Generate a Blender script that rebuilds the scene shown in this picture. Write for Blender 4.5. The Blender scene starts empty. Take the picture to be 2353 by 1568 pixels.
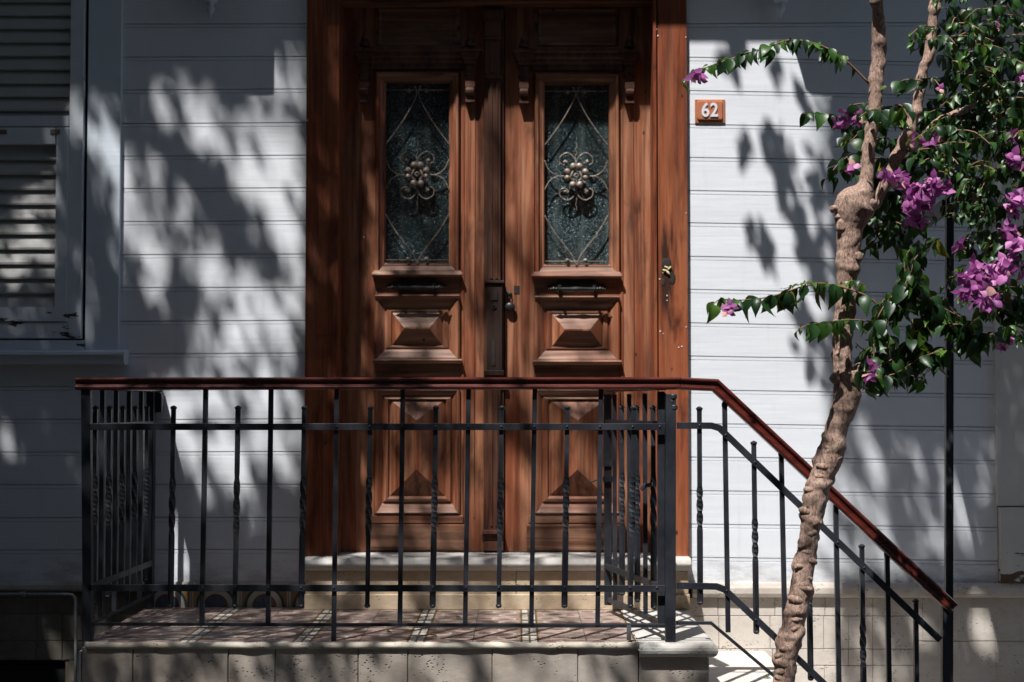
import bpy, bmesh, math, random
from math import sin, cos, pi, radians, sqrt, atan2
from mathutils import Vector, Matrix, noise
random.seed(7)

# ------------------------------------------------------------------ camera, sky, sun, exposure
scn = bpy.context.scene
COL = scn.collection
FPX, CX, CY = 3595.0, 1176.5, 784.0           # focal length and centre of the photograph, counted in a 2353 x 1568 grid
EYE = 0.788
CAM = Vector((0.0, -6.2, EYE))
pitch = math.atan(151.0 / FPX); yaw = math.atan(13.5 / FPX)
cd = bpy.data.cameras.new('camera'); cam = bpy.data.objects.new('camera', cd); COL.objects.link(cam)
cam.location = CAM; cam.rotation_euler = (pi / 2 + pitch, 0, yaw)
cd.sensor_width = 36; cd.lens = 36 * FPX / 2353.0; cd.clip_end = 300; cd.clip_start = 0.05
cd.dof.use_dof = True; cd.dof.focus_distance = 5.05; cd.dof.aperture_fstop = 3.2
scn.camera = cam
SUN = Vector((0.55, 1.0, -2.1)).normalized()   # the way the light travels
elev = math.asin(-SUN.z)
w = bpy.data.worlds.new('World'); scn.world = w; w.use_nodes = True
nt = w.node_tree; bg = nt.nodes['Background']
sky = nt.nodes.new('ShaderNodeTexSky'); sky.sky_type = 'NISHITA'; sky.sun_disc = False
sky.sun_elevation = elev; sky.sun_rotation = atan2(-SUN.x, -SUN.y)
nt.links.new(sky.outputs[0], bg.inputs[0]); bg.inputs[1].default_value = 0.085
sl = bpy.data.lights.new('sun', 'SUN'); so = bpy.data.objects.new('sun', sl); COL.objects.link(so)
sl.energy = 5.0; sl.angle = radians(0.53); sl.color = (1.0, 0.975, 0.94)
so.rotation_euler = SUN.to_track_quat('-Z', 'Y').to_euler(); so.location = (-3, -5, 9)
scn.view_settings.view_transform = 'Standard'; scn.view_settings.look = 'None'
scn.view_settings.exposure = 0.72; scn.view_settings.gamma = 1.0

Rm = cam.rotation_euler.to_matrix()
def at(px, py, Y):
    d = Rm @ Vector(((px - CX) / FPX, (CY - py) / FPX, -1.0))
    return CAM + d * ((Y - CAM.y) / d.y)
def X(px, Y, py=900): return at(px, py, Y).x
def Z(py, Y, px=1190): return at(px, py, Y).z

# ------------------------------------------------------------------ helpers
def new_obj(name, bm, mat, parent=None, smooth=False, bevel=0):
    me = bpy.data.meshes.new(name)
    if isinstance(bm, bmesh.types.BMesh):
        bmesh.ops.recalc_face_normals(bm, faces=bm.faces); bm.to_mesh(me); bm.free()
    else:
        me.from_pydata(bm[0], [], bm[1])
    if smooth:
        me.polygons.foreach_set('use_smooth', [True] * len(me.polygons))
    if isinstance(mat, (list, tuple)):
        for m in mat: me.materials.append(m)
    else: me.materials.append(mat)
    o = bpy.data.objects.new(name, me); COL.objects.link(o)
    if parent is not None:
        o.parent = parent
        b = parent; loc = Vector((0, 0, 0))
        while b is not None:
            if b.type == 'EMPTY': loc = b.location.copy(); break
            b = b.parent
        if parent.type == 'EMPTY':
            o.matrix_parent_inverse = Matrix.Translation(-loc)
    if bevel:
        md = o.modifiers.new('bevel', 'BEVEL'); md.width = bevel; md.segments = 2; md.limit_method = 'ANGLE'; md.angle_limit = radians(40)
    return o
def thing(name, label, cat, loc=(0, 0, 0), group=None):
    o = bpy.data.objects.new(name, None); COL.objects.link(o); o.location = loc; o.empty_display_size = .1
    o['label'] = label; o['category'] = cat
    if group: o['group'] = group
    return o
def tag(o, label, cat, group=None):
    o['label'] = label; o['category'] = cat
    if group: o['group'] = group
    return o
def B(): return bmesh.new()
def box(bm, x0, x1, y0, y1, z0, z1, jit=0):
    v = []
    for z in (z0, z1):
        for x, y in ((x0, y0), (x1, y0), (x1, y1), (x0, y1)):
            v.append(bm.verts.new((x + random.uniform(-jit, jit), y, z + random.uniform(-jit, jit))))
    for f in ((0, 1, 2, 3), (4, 5, 6, 7), (0, 1, 5, 4), (1, 2, 6, 5), (2, 3, 7, 6), (3, 0, 4, 7)):
        bm.faces.new([v[i] for i in f])
def pbox(bm, px0, py0, px1, py1, yf, yb):
    """a box whose front face (plane yf) spans the given photo rectangle, going back to yb"""
    ym = (min(1568, max(0, py0)) + min(1568, max(0, py1))) / 2
    box(bm, at(px0, ym, yf).x, at(px1, ym, yf).x, yf, yb, at(px0, py1, yf).z, at(px1, py0, yf).z)
def loops(bm, ls, cap=True, mi=0):
    """nested rectangular loops (x0,x1,z0,z1,y) joined into a moulding; the last one capped"""
    prev = None
    for (x0, x1, z0, z1, y) in ls:
        vs = [bm.verts.new(c) for c in ((x0, y, z0), (x1, y, z0), (x1, y, z1), (x0, y, z1))]
        if prev:
            for i in range(4):
                f_ = bm.faces.new([prev[i], prev[(i + 1) % 4], vs[(i + 1) % 4], vs[i]]); f_.material_index = mi if i in (0, 2) else 0
        prev = vs
    if cap: bm.faces.new(prev)
def tube(bm, pts, rad, seg=8, cap=True):
    """tube through points; rad is a number or a list"""
    n = len(pts); pts = [Vector(p) for p in pts]
    r = rad if isinstance(rad, (list, tuple)) else [rad] * n
    rings = []; up = Vector((0.13, 0.31, 0.94)).normalized(); ref = None
    for i, p in enumerate(pts):
        t = (pts[min(i + 1, n - 1)] - pts[max(i - 1, 0)]).normalized()
        if ref is None:
            ref = t.cross(up)
            if ref.length < .1: ref = t.cross(Vector((1, 0, 0)))
            ref.normalize()
        ref = (ref - t * ref.dot(t)).normalized(); b = t.cross(ref)
        rings.append([bm.verts.new(p + (ref * cos(2 * pi * k / seg) + b * sin(2 * pi * k / seg)) * r[i]) for k in range(seg)])
    for a, b2 in zip(rings, rings[1:]):
        for k in range(seg): bm.faces.new([a[k], a[(k + 1) % seg], b2[(k + 1) % seg], b2[k]])
    if cap:
        bm.faces.new(rings[0]); bm.faces.new(rings[-1])
def sweep(bm, path, prof, side):
    """profile (a along side, b along the in-plane normal) swept along a planar path with mitred corners"""
    path = [Vector(p) for p in path]; side = Vector(side).normalized(); n = len(path); rings = []
    for i, p in enumerate(path):
        d0 = (path[i] - path[i - 1]).normalized() if i > 0 else None
        d1 = (path[i + 1] - path[i]).normalized() if i < n - 1 else None
        if d0 is None: d0 = d1
        if d1 is None: d1 = d0
        t = (d0 + d1).normalized(); nrm = side.cross(t)
        if nrm.z < 0: nrm = -nrm
        k = 1 / max(.3, t.dot(d0))
        rings.append([bm.verts.new(p + side * a + nrm * b * k) for a, b in prof])
    m = len(prof)
    for r0, r1 in zip(rings, rings[1:]):
        for j in range(m): bm.faces.new([r0[j], r0[(j + 1) % m], r1[(j + 1) % m], r1[j]])
    bm.faces.new(rings[0]); bm.faces.new(rings[-1])
def ball(bm, c, r, sx=1, sy=1, sz=1, seg=12):
    m = Matrix.Translation(c) @ Matrix.Diagonal((sx, sy, sz, 1))
    bmesh.ops.create_uvsphere(bm, u_segments=seg, v_segments=max(6, seg // 2 + 2), radius=r, matrix=m)
def lathe(bm, c, prof, seg=16, ax='Z'):
    rings = []
    for r, h in prof:
        ring = []
        for k in range(seg):
            a = 2 * pi * k / seg
            if ax == 'Z': p = (c[0] + r * cos(a), c[1] + r * sin(a), c[2] + h)
            elif ax == 'X': p = (c[0] + h, c[1] + r * cos(a), c[2] + r * sin(a))
            else: p = (c[0] + r * cos(a), c[1] + h, c[2] + r * sin(a))
            ring.append(bm.verts.new(p))
        rings.append(ring)
    for a, b in zip(rings, rings[1:]):
        for k in range(seg): bm.faces.new([a[k], a[(k + 1) % seg], b[(k + 1) % seg], b[k]])
    bm.faces.new(rings[0]); bm.faces.new(rings[-1])

# ------------------------------------------------------------------ materials
class N:
    def __init__(s, name):
        s.m = bpy.data.materials.new(name); s.m.use_nodes = True; s.t = s.m.node_tree
        s.b = s.t.nodes['Principled BSDF']; s.out = s.t.nodes['Material Output']
        s.tc = s.t.nodes.new('ShaderNodeTexCoord')
    def n(s, ty, **kw):
        nd = s.t.nodes.new(ty)
        for k, v in kw.items(): setattr(nd, k, v)
        return nd
    def l(s, a, b): s.t.links.new(a, b)
    def val(s, sock, v):
        if hasattr(v, 'is_output') or isinstance(v, bpy.types.NodeSocket): s.l(v, sock)
        else: sock.default_value = v
    def coords(s, scale=(1, 1, 1), rnd=True, loc=(0, 0, 0)):
        mp = s.n('ShaderNodeMapping'); mp.inputs['Scale'].default_value = scale; mp.inputs['Location'].default_value = loc
        src = s.tc.outputs['Object']
        if rnd:
            oi = s.n('ShaderNodeObjectInfo'); mu = s.n('ShaderNodeVectorMath', operation='MULTIPLY_ADD')
            cb = s.n('ShaderNodeCombineXYZ')
            for i in range(3): s.l(oi.outputs['Random'], cb.inputs[i])
            s.l(cb.outputs[0], mu.inputs[0]); mu.inputs[1].default_value = (7.3, 3.1, 5.7); s.l(src, mu.inputs[2]); src = mu.outputs[0]
        s.l(src, mp.inputs[0]); return mp.outputs[0]
    def noise(s, vec, scale=5, detail=4, rough=.55, dist=0):
        nd = s.n('ShaderNodeTexNoise'); s.l(vec, nd.inputs['Vector'])
        nd.inputs['Scale'].default_value = scale; nd.inputs['Detail'].default_value = detail
        nd.inputs['Roughness'].default_value = rough; nd.inputs['Distortion'].default_value = dist
        return nd.outputs['Fac']
    def ramp(s, fac, stops, interp='LINEAR'):
        r = s.n('ShaderNodeValToRGB'); r.color_ramp.interpolation = interp; el = r.color_ramp.elements
        while len(el) < len(stops): el.new(.5)
        for e, (p, c) in zip(el, stops):
            e.position = p; e.color = (c, c, c, 1) if not isinstance(c, (tuple, list)) else (*c, 1)
        s.l(fac, r.inputs[0]); return r.outputs[0]
    def mix(s, fac, a, b, mode='MIX'):
        m = s.n('ShaderNodeMix', data_type='RGBA', blend_type=mode)
        s.val(m.inputs[0], fac)
        for i, v in ((6, a), (7, b)):
            if isinstance(v, tuple): m.inputs[i].default_value = (*v, 1) if len(v) == 3 else v
            else: s.l(v, m.inputs[i])
        return m.outputs[2]
    def math(s, op, a, b=0, c=None, clamp=False):
        m = s.n('ShaderNodeMath', operation=op); m.use_clamp = clamp
        s.val(m.inputs[0], a); s.val(m.inputs[1], b)
        if c is not None: s.val(m.inputs[2], c)
        return m.outputs[0]
    def bump(s, h, strength=.3, dist=.002):
        b = s.n('ShaderNodeBump'); b.inputs['Strength'].default_value = strength; b.inputs['Distance'].default_value = dist
        s.l(h, b.inputs['Height']); s.l(b.outputs[0], s.b.inputs['Normal'])
    def fin(s, col=None, rough=.5, spec=.5, metal=0):
        if col is not None: s.val(s.b.inputs['Base Color'], (*col, 1) if isinstance(col, tuple) else col)
        s.val(s.b.inputs['Roughness'], rough); s.b.inputs['Specular IOR Level'].default_value = spec
        s.b.inputs['Metallic'].default_value = metal
        return s.m

def wood(name, dark, mid, light, axis='Z', worn=.5, rough=.5, blotch=.5):
    s = N(name)
    sc = (38, 38, 1.6) if axis == 'Z' else (1.6, 38, 38)
    sc2 = (170, 170, 4) if axis == 'Z' else (4, 170, 170)
    g = s.noise(s.coords(sc), 1, 6, .6, .6); f = s.noise(s.coords(sc2), 1, 3, .7, .2)
    c = s.ramp(g, [(.28, dark), (.5, mid), (.74, light)])
    c = s.mix(s.ramp(f, [(.35, .55), (.6, 0.0)]), c, dark)
    lo = s.noise(s.coords((22, 22, 1.0) if axis == 'Z' else (1.0, 22, 22)), 1, 4, .6, .5)
    c = s.mix(s.math('MULTIPLY', s.ramp(lo, [(.44, 0.0), (.62, 1.0)]), worn), c, (light[0] * 1.2, light[1] * 1.38, light[2] * 1.5))
    lr = s.noise(s.coords((16, 16, 1.4) if axis == 'Z' else (1.4, 16, 16), loc=(1, 5, 8)), 1, 3, .6, .4)
    c = s.mix(s.math('MULTIPLY', s.ramp(lr, [(.50, 0.0), (.62, .7)]), worn), c, (mid[0] * 1.25, mid[1] * .85, mid[2] * .7))
    lo2 = s.noise(s.coords((12, 12, 3.2) if axis == 'Z' else (3.2, 12, 12), loc=(4, 9, 2)), 1, 5, .6, .6)
    c = s.mix(s.math('MULTIPLY', s.ramp(lo2, [(.52, 0.0), (.70, 1.0)]), blotch), c, tuple(v * .35 for v in dark))
    vo = s.n('ShaderNodeTexVoronoi'); s.l(s.coords((9, 9, 5)), vo.inputs['Vector']); vo.inputs['Scale'].default_value = 1
    c = s.mix(s.ramp(vo.outputs['Distance'], [(.035, .9), (.06, 0.0)]), c, (.02, .01, .006))
    h = s.math('ADD', g, s.math('MULTIPLY', f, .6))
    s.bump(h, .5, .0022)
    return s.fin(c, s.ramp(g, [(.3, rough + .12), (.7, rough - .08)]), .35)

M = {}
M['door'] = wood('weathered_door_wood', (.055, .018, .010), (.195, .062, .028), (.38, .150, .076), 'Z', .75, .5, .7)
M['door_h'] = wood('weathered_door_wood_crosswise', (.045, .017, .010), (.17, .072, .040), (.31, .15, .09), 'X', .6, .5, .75)
M['casing'] = wood('red_brown_casing_wood', (.055, .013, .006), (.20, .053, .021), (.33, .105, .046), 'Z', .45, .42, .75)
def burn(m, px, py, rx, rz):
    t = m.node_tree; n_ = t.nodes; b = n_['Principled BSDF']; src = b.inputs['Base Color'].links[0].from_socket
    tc = n_.new('ShaderNodeTexCoord'); mp = n_.new('ShaderNodeMapping'); c = at(px, py, -.03)
    mp.inputs['Location'].default_value = (-c.x / rx, 0, -c.z / rz); mp.inputs['Scale'].default_value = (1 / rx, 0, 1 / rz)
    t.links.new(tc.outputs['Object'], mp.inputs[0]); ln = n_.new('ShaderNodeVectorMath'); ln.operation = 'LENGTH'; t.links.new(mp.outputs[0], ln.inputs[0])
    mp2 = n_.new('ShaderNodeMapping'); mp2.inputs['Scale'].default_value = (70, 1, 6); t.links.new(tc.outputs['Object'], mp2.inputs[0])
    nz = n_.new('ShaderNodeTexNoise'); nz.inputs['Scale'].default_value = 1; nz.inputs['Detail'].default_value = 5; t.links.new(mp2.outputs[0], nz.inputs['Vector'])
    a = n_.new('ShaderNodeMath'); a.operation = 'MULTIPLY_ADD'; a.inputs[1].default_value = 2.4; t.links.new(nz.outputs['Fac'], a.inputs[0]); t.links.new(ln.outputs['Value'], a.inputs[2])
    mr = n_.new('ShaderNodeMapRange'); t.links.new(a.outputs[0], mr.inputs[0]); mr.inputs[1].default_value = 1.5; mr.inputs[2].default_value = 2.15; mr.inputs[3].default_value = .92; mr.inputs[4].default_value = 0
    mx = n_.new('ShaderNodeMix'); mx.data_type = 'RGBA'; t.links.new(mr.outputs[0], mx.inputs[0]); t.links.new(src, mx.inputs[6]); mx.inputs[7].default_value = (.022, .011, .008, 1)
    t.links.new(mx.outputs[2], b.inputs['Base Color'])
burn(M['casing'], 1532, 640, .045, .30)
M['dark_door'] = wood('dark_carved_wood', (.03, .012, .008), (.09, .035, .020), (.16, .07, .042), 'Z', .3, .5, .5)

def paint(name, col, grime=.25, joint=True, rough=.55, peel=0, zr=None, peelcol=(.05, .03, .018), foot=None):
    s = N(name)
    n1 = s.noise(s.coords((1.2, 1.2, 2.6), False), 1, 5, .6)
    c = s.mix(s.math('MULTIPLY', s.ramp(n1, [(.4, 0.0), (.75, 1.0)]), grime), col, (col[0] * .78, col[1] * .76, col[2] * .70))
    n2 = s.noise(s.coords((14, 14, 3), False), 1, 4, .65)
    c = s.mix(s.ramp(n2, [(.60, 0.0), (.78, .22)]), c, (col[0] * .62, col[1] * .56, col[2] * .46))
    stk = s.noise(s.coords((26, 26, 1.3), False), 1, 5, .65)
    c = s.mix(s.ramp(stk, [(.58, 0.0), (.76, .22)]), c, (col[0] * .66, col[1] * .62, col[2] * .56))
    if foot:
        sf = s.n('ShaderNodeSeparateXYZ'); s.l(s.tc.outputs['Object'], sf.inputs[0]); mf = s.n('ShaderNodeMapRange'); s.l(sf.outputs[2], mf.inputs[0])
        mf.inputs[1].default_value = foot; mf.inputs[2].default_value = foot + .16; mf.inputs[3].default_value = .30; mf.inputs[4].default_value = 0
        fz = s.noise(s.coords((7, 7, 22), False), 1, 6, .7)
        c = s.mix(s.ramp(s.math('ADD', fz, mf.outputs[0]), [(.66, 0.0), (.90, .5)]), c, (.22, .165, .13))
    brush = s.noise(s.coords((3, 60, 90), False), 1, 3, .6)
    if peel:
        p = s.noise(s.coords((7, 20, 26), False), 1, 6, .62, .3)
        if zr:
            sx = s.n('ShaderNodeSeparateXYZ'); s.l(s.tc.outputs['Object'], sx.inputs[0])
            mr = s.n('ShaderNodeMapRange'); s.l(sx.outputs[2], mr.inputs[0])
            mr.inputs[1].default_value = zr[0]; mr.inputs[2].default_value = zr[1]; mr.inputs[3].default_value = 1; mr.inputs[4].default_value = 0
            p = s.math('ADD', p, s.math('MULTIPLY', mr.outputs[0], .16))
        fac = s.ramp(p, [(peel, 0.0), (peel + .012, 1.0)])
        c = s.mix(fac, c, peelcol)
        brush = s.math('SUBTRACT', brush, s.math('MULTIPLY', fac, .8))
    wav = s.noise(s.coords((2.2, 2.2, 9), False), 1, 3, .5)
    s.bump(s.math('ADD', brush, s.math('MULTIPLY', wav, 5)), .3, .0018)
    return s.fin(c, rough, .4)
M['white'] = paint('white_siding_paint', (.675, .70, .745), .25, foot=Z(1338, 0))
M['trim'] = paint('white_trim_paint', (.57, .625, .70), .25)
M['shutter'] = paint('peeling_shutter_paint', (.60, .64, .70), .25, peel=.70, zr=(Z(800, -.05), Z(620, -.05)))
M['louver'] = paint('grey_beige_louver_paint', (.42, .415, .41), .5, peel=.72, zr=(Z(730, -.05), Z(640, -.05)))

def stone(name, a, b, pits=.5, stain=.4, scale=1):
    s = N(name)
    n1 = s.noise(s.coords((5 * scale,) * 3), 1, 6, .65, .2); n2 = s.noise(s.coords((26, 26, 40)), 1, 5, .7)
    c = s.ramp(n1, [(.3, a), (.7, b)])
    c = s.mix(s.ramp(n2, [(.45, 0.0), (.8, .35)]), c, tuple(v * .55 for v in a))
    st = s.noise(s.coords((2.2, 2.2, 3.4), False), 1, 5, .6, .4)
    c = s.mix(s.math('MULTIPLY', s.ramp(st, [(.5, 0.0), (.72, 1.0)]), stain), c, (a[0] * .42, a[1] * .36, a[2] * .30))
    vo = s.n('ShaderNodeTexVoronoi'); s.l(s.coords((70, 70, 95)), vo.inputs['Vector']); vo.inputs['Scale'].default_value = 1
    pm = s.noise(s.coords((11, 11, 14)), 1, 3, .6)
    pit = s.math('MULTIPLY', s.ramp(vo.outputs['Distance'], [(.16, 1.0), (.30, 0.0)]), s.ramp(pm, [(.50, 0.0), (.60, 1.0)]))
    c = s.mix(s.math('MULTIPLY', pit, pits), c, (.03, .022, .016))
    h = s.math('SUBTRACT', s.math('ADD', s.math('MULTIPLY', n2, .6), n1), s.math('MULTIPLY', pit, 1.2))
    s.bump(h, .55, .004)
    return s.fin(c, .75, .25)
M['travertine'] = stone('travertine_block', (.34, .29, .245), (.44, .395, .355), .85, .5)
M['base_stone'] = stone('pale_base_stone', (.49, .435, .38), (.58, .54, .495), .6, .35)
M['marble'] = stone('worn_marble', (.38, .36, .335), (.50, .485, .46), .25, .6)
M['mortar'] = stone('mortar', (.16, .13, .10), (.22, .19, .15), .2, .5)
M['ground'] = stone('street_paving', (.045, .043, .042), (.07, .067, .063), .2, .4)

def iron():
    s = N('black_painted_iron')
    n1 = s.noise(s.coords((60, 60, 60), False), 1, 5, .6); n2 = s.noise(s.coords((9, 9, 9), False), 1, 3, .6)
    c = s.mix(s.ramp(n2, [(.4, 0.0), (.7, 1.0)]), (.012, .014, .019), (.024, .026, .034))
    c = s.mix(s.ramp(n1, [(.68, 0.0), (.72, .7)]), c, (.10, .085, .07))
    s.bump(n1, .35, .0012)
    return s.fin(c, s.ramp(n2, [(.3, .38), (.7, .55)]), .45)
M['iron'] = iron()
def rail():
    s = N('dark_red_rail_paint')
    n1 = s.noise(s.coords((6, 40, 40), False), 1, 4, .6); n2 = s.noise(s.coords((30, 30, 30), False), 1, 5, .7)
    c = s.mix(s.ramp(n1, [(.35, 0.0), (.7, 1.0)]), (.045, .008, .006), (.095, .017, .011))
    c = s.mix(s.ramp(n2, [(.70, 0.0), (.76, .6)]), c, (.22, .13, .10))
    s.bump(n2, .2, .0012)
    return s.fin(c, s.ramp(n1, [(.3, .22), (.7, .34)]), .6)
M['rail'] = rail()
def grille():
    s = N('weathered_scroll_iron')
    n = s.noise(s.coords((80, 80, 80), False), 1, 4, .6)
    return s.fin(s.ramp(n, [(.35, (.10, .065, .045)), (.6, (.30, .25, .21)), (.8, (.42, .38, .34))]), .5, .5, .3)
M['grille'] = grille()
def simple(name, a, b, rough=.5, metal=0, sc=30, spec=.5):
    s = N(name); n = s.noise(s.coords((sc, sc, sc)), 1, 4, .6)
    s.bump(n, .2, .001)
    return s.fin(s.ramp(n, [(.3, a), (.7, b)]), rough, spec, metal)
M['handle'] = simple('dark_bronze_handle', (.012, .012, .011), (.045, .042, .038), .42, .5)
M['plate'] = simple('terracotta_enamel', (.36, .125, .06), (.44, .165, .085), .4)
M['numeral'] = simple('pale_numeral_enamel', (.60, .60, .66), (.68, .68, .74), .5)
M['nail'] = simple('white_filler', (.45, .42, .38), (.6, .57, .52), .7)
M['foam'] = simple('yellow_foam', (.50, .42, .22), (.62, .54, .32), .9)
M['char'] = simple('charred_hole', (.010, .007, .006), (.03, .02, .015), .9)
M['pipe'] = simple('grey_pipe_paint', (.20, .21, .22), (.32, .33, .34), .5)
M['black'] = simple('dark_cellar', (.004, .004, .004), (.008, .008, .008), .95)
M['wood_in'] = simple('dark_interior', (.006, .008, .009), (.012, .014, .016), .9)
def glass():
    s = N('hammered_door_glass')
    vo = s.n('ShaderNodeTexVoronoi'); s.l(s.coords((240, 240, 240), False), vo.inputs['Vector']); vo.inputs['Scale'].default_value = 1
    n = s.noise(s.coords((90, 90, 90), False), 1, 3, .6); lo = s.noise(s.coords((5, 5, 5), False), 1, 3, .6)
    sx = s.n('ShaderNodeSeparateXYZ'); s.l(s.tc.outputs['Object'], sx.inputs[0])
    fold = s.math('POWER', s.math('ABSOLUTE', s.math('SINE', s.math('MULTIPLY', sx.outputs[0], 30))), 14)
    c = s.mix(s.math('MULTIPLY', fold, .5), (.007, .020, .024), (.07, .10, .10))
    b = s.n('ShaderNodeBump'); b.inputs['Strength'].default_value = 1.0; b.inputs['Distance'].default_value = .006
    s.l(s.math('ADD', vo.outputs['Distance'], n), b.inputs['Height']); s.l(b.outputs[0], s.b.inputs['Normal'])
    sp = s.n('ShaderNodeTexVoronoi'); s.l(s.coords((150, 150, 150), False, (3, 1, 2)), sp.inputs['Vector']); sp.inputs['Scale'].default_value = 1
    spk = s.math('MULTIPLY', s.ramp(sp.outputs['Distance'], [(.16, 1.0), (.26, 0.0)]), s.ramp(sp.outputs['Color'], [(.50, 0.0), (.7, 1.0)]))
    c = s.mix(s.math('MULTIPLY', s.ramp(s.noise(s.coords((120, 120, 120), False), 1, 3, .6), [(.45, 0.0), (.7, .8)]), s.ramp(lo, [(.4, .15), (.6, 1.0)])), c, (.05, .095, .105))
    c = s.mix(s.math('MULTIPLY', spk, s.ramp(lo, [(.38, .15), (.56, 1.0)])), c, (.45, .60, .62))  # pale speckles painted in place of broken reflections in the glass
    return s.fin(c, .16, .6)
M['glass'] = glass()

def tiles(name, upright=False):
    s = N(name)
    sx = s.n('ShaderNodeSeparateXYZ'); s.l(s.tc.outputs['Object'], sx.inputs[0])
    T = .1915
    x = sx.outputs[0]; y = sx.outputs[2] if upright else sx.outputs[1]
    if not upright:
        u2 = s.math('FRACT', s.math('DIVIDE', s.math('ADD', x, -.04 + .1915 + 4 * T), 2 * T))    # 0..1 over two tiles, stripe at .5
        v2 = s.math('FRACT', s.math('DIVIDE', s.math('ADD', y, 10 * T), T))
        dist = s.math('MULTIPLY', s.math('ABSOLUTE', s.math('SUBTRACT', u2, .5)), 2 * T)   # metres from the stripe centre
        n = s.noise(s.coords((3, 3, 3), False), 1, 5, .6); nf = s.noise(s.coords((50, 50, 50), False), 1, 4, .6)
        base = s.ramp(n, [(.3, (.19, .125, .11)), (.7, (.30, .22, .195))])
        # rings: four to a tile pair, staggered
        def ring(cx, cy, r, wd):
            du = s.math('SUBTRACT', s.math('MULTIPLY', u2, 2 * T), cx)
            dv = s.math('SUBTRACT', s.math('MULTIPLY', v2, T), cy)
            d = s.math('SQRT', s.math('ADD', s.math('MULTIPLY', du, du), s.math('MULTIPLY', dv, dv)))
            return d, s.math('LESS_THAN', s.math('ABSOLUTE', s.math('SUBTRACT', d, r)), wd)
        c = base
        for cx, cy in ((.035, .05), (.125, .14), (.26, .05), (.345, .14), (.10, .03), (.29, .155)):
            d, rg = ring(cx, cy, .042, .0042)
            c = s.mix(s.math('LESS_THAN', d, .038), c, (.27, .21, .195))
            c = s.mix(s.math('LESS_THAN', d, .022), c, (.18, .10, .09))
            c = s.mix(rg, c, (.42, .37, .28))
        stripe = s.math('LESS_THAN', dist, .024)
        c = s.mix(s.math('LESS_THAN', dist, .036), c, (.30, .17, .07))
        c = s.mix(s.math('LESS_THAN', dist, .031), c, (.05, .045, .04))
        seg = s.math('LESS_THAN', s.math('ABSOLUTE', s.math('SUBTRACT', v2, .5)), .40)
        c = s.mix(s.math('MULTIPLY', stripe, seg), c, (.48, .44, .38))
        c = s.mix(s.math('LESS_THAN', dist, .0035), c, (.06, .05, .04))
        gx = s.math('LESS_THAN', s.math('ABSOLUTE', s.math('SUBTRACT', dist, T)), .0016)
        gy = s.math('LESS_THAN', s.math('ABSOLUTE', s.math('SUBTRACT', v2, .5)), .491)
        c = s.mix(s.math('MAXIMUM', gx, s.math('SUBTRACT', 1, gy)), c, (.06, .05, .04))
        c = s.mix(s.ramp(nf, [(.5, 0.0), (.8, .45)]), c, (.10, .08, .065))
        c = s.mix(s.ramp(n, [(.55, 0.0), (.8, .4)]), c, (.30, .26, .21))
        s.bump(nf, .2, .001)
        return s.fin(c, .45, .4)
    # upright fan tiles along the foot of the wall
    x0 = X(497, 0, 1391)
    u = s.math('SUBTRACT', s.math('FRACT', s.math('ADD', s.math('DIVIDE', s.math('SUBTRACT', x, x0), T), 20.5)), .5)
    du = s.math('MULTIPLY', u, T); dz = s.math('SUBTRACT', y, .004)
    d = s.math('SQRT', s.math('ADD', s.math('MULTIPLY', du, du), s.math('MULTIPLY', dz, dz)))
    ang = s.math('ARCTAN2', dz, du)
    c = s.mix(.5, (.22, .125, .045), (.22, .125, .045))
    c = s.mix(s.math('LESS_THAN', s.math('ABSOLUTE', s.math('SUBTRACT', d, .074)), .005), c, (.02, .04, .06))
    c = s.mix(s.math('LESS_THAN', d, .069), c, (.38, .355, .30))
    c = s.mix(s.math('LESS_THAN', d, .048), c, (.15, .04, .035))
    ray = s.math('GREATER_THAN', s.math('ABSOLUTE', s.math('SINE', s.math('MULTIPLY', ang, 3.5))), .45)
    c = s.mix(s.math('MULTIPLY', s.math('LESS_THAN', d, .041), ray), c, (.05, .10, .14))
    c = s.mix(s.math('GREATER_THAN', s.math('ABSOLUTE', du), .088), c, (.38, .355, .30))
    c = s.mix(s.math('GREATER_THAN', s.math('ABSOLUTE', du), .0945), c, (.08, .07, .06))
    c = s.mix(s.math('GREATER_THAN', y, .066), c, (.38, .355, .30))
    return s.fin(c, .45, .4)
M['tile'] = tiles('cement_tile'); M['fan_tile'] = tiles('fan_tile', True)

def bark():
    s = N('bougainvillea_bark')
    n1 = s.noise(s.coords((150, 150, 55), False), 1, 7, .75, 1.2); n2 = s.noise(s.coords((22, 22, 22), False), 1, 5, .6)
    c = s.ramp(n1, [(.36, (.055, .036, .028)), (.48, (.29, .185, .145)), (.62, (.48, .35, .28))])
    c = s.mix(s.ramp(n2, [(.45, 0.0), (.7, .6)]), c, (.17, .125, .10))
    s.bump(s.math('ADD', n1, n2), .7, .006)
    return s.fin(c, .85, .2)
M['bark'] = bark()
def leaf(name, a, b, c_, rough=.33, trans=.25):
    s = N(name)
    g = s.n('ShaderNodeNewGeometry'); r = g.outputs['Random Per Island']
    c = s.ramp(r, [(0.0, a), (.6, b), (.975, c_), (1.0, (.16, .14, .02))])
    n = s.noise(s.coords((30, 30, 30), False), 1, 3, .6); c = s.mix(s.ramp(n, [(.4, 0.0), (.8, .4)]), c, a)
    s.fin(c, rough, .38); s.bump(n, .3, .004)
    tr = s.n('ShaderNodeBsdfTranslucent'); s.l(s.mix(.5, c, (.14, .26, .02)), tr.inputs[0])
    mx = s.n('ShaderNodeMixShader'); mx.inputs[0].default_value = trans
    s.l(s.b.outputs[0], mx.inputs[1]); s.l(tr.outputs[0], mx.inputs[2]); s.l(mx.outputs[0], s.out.inputs[0])
    return s.m
M['leaf'] = leaf('bougainvillea_leaf', (.006, .022, .007), (.012, .042, .010), (.028, .080, .014), .42, .15)
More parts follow.
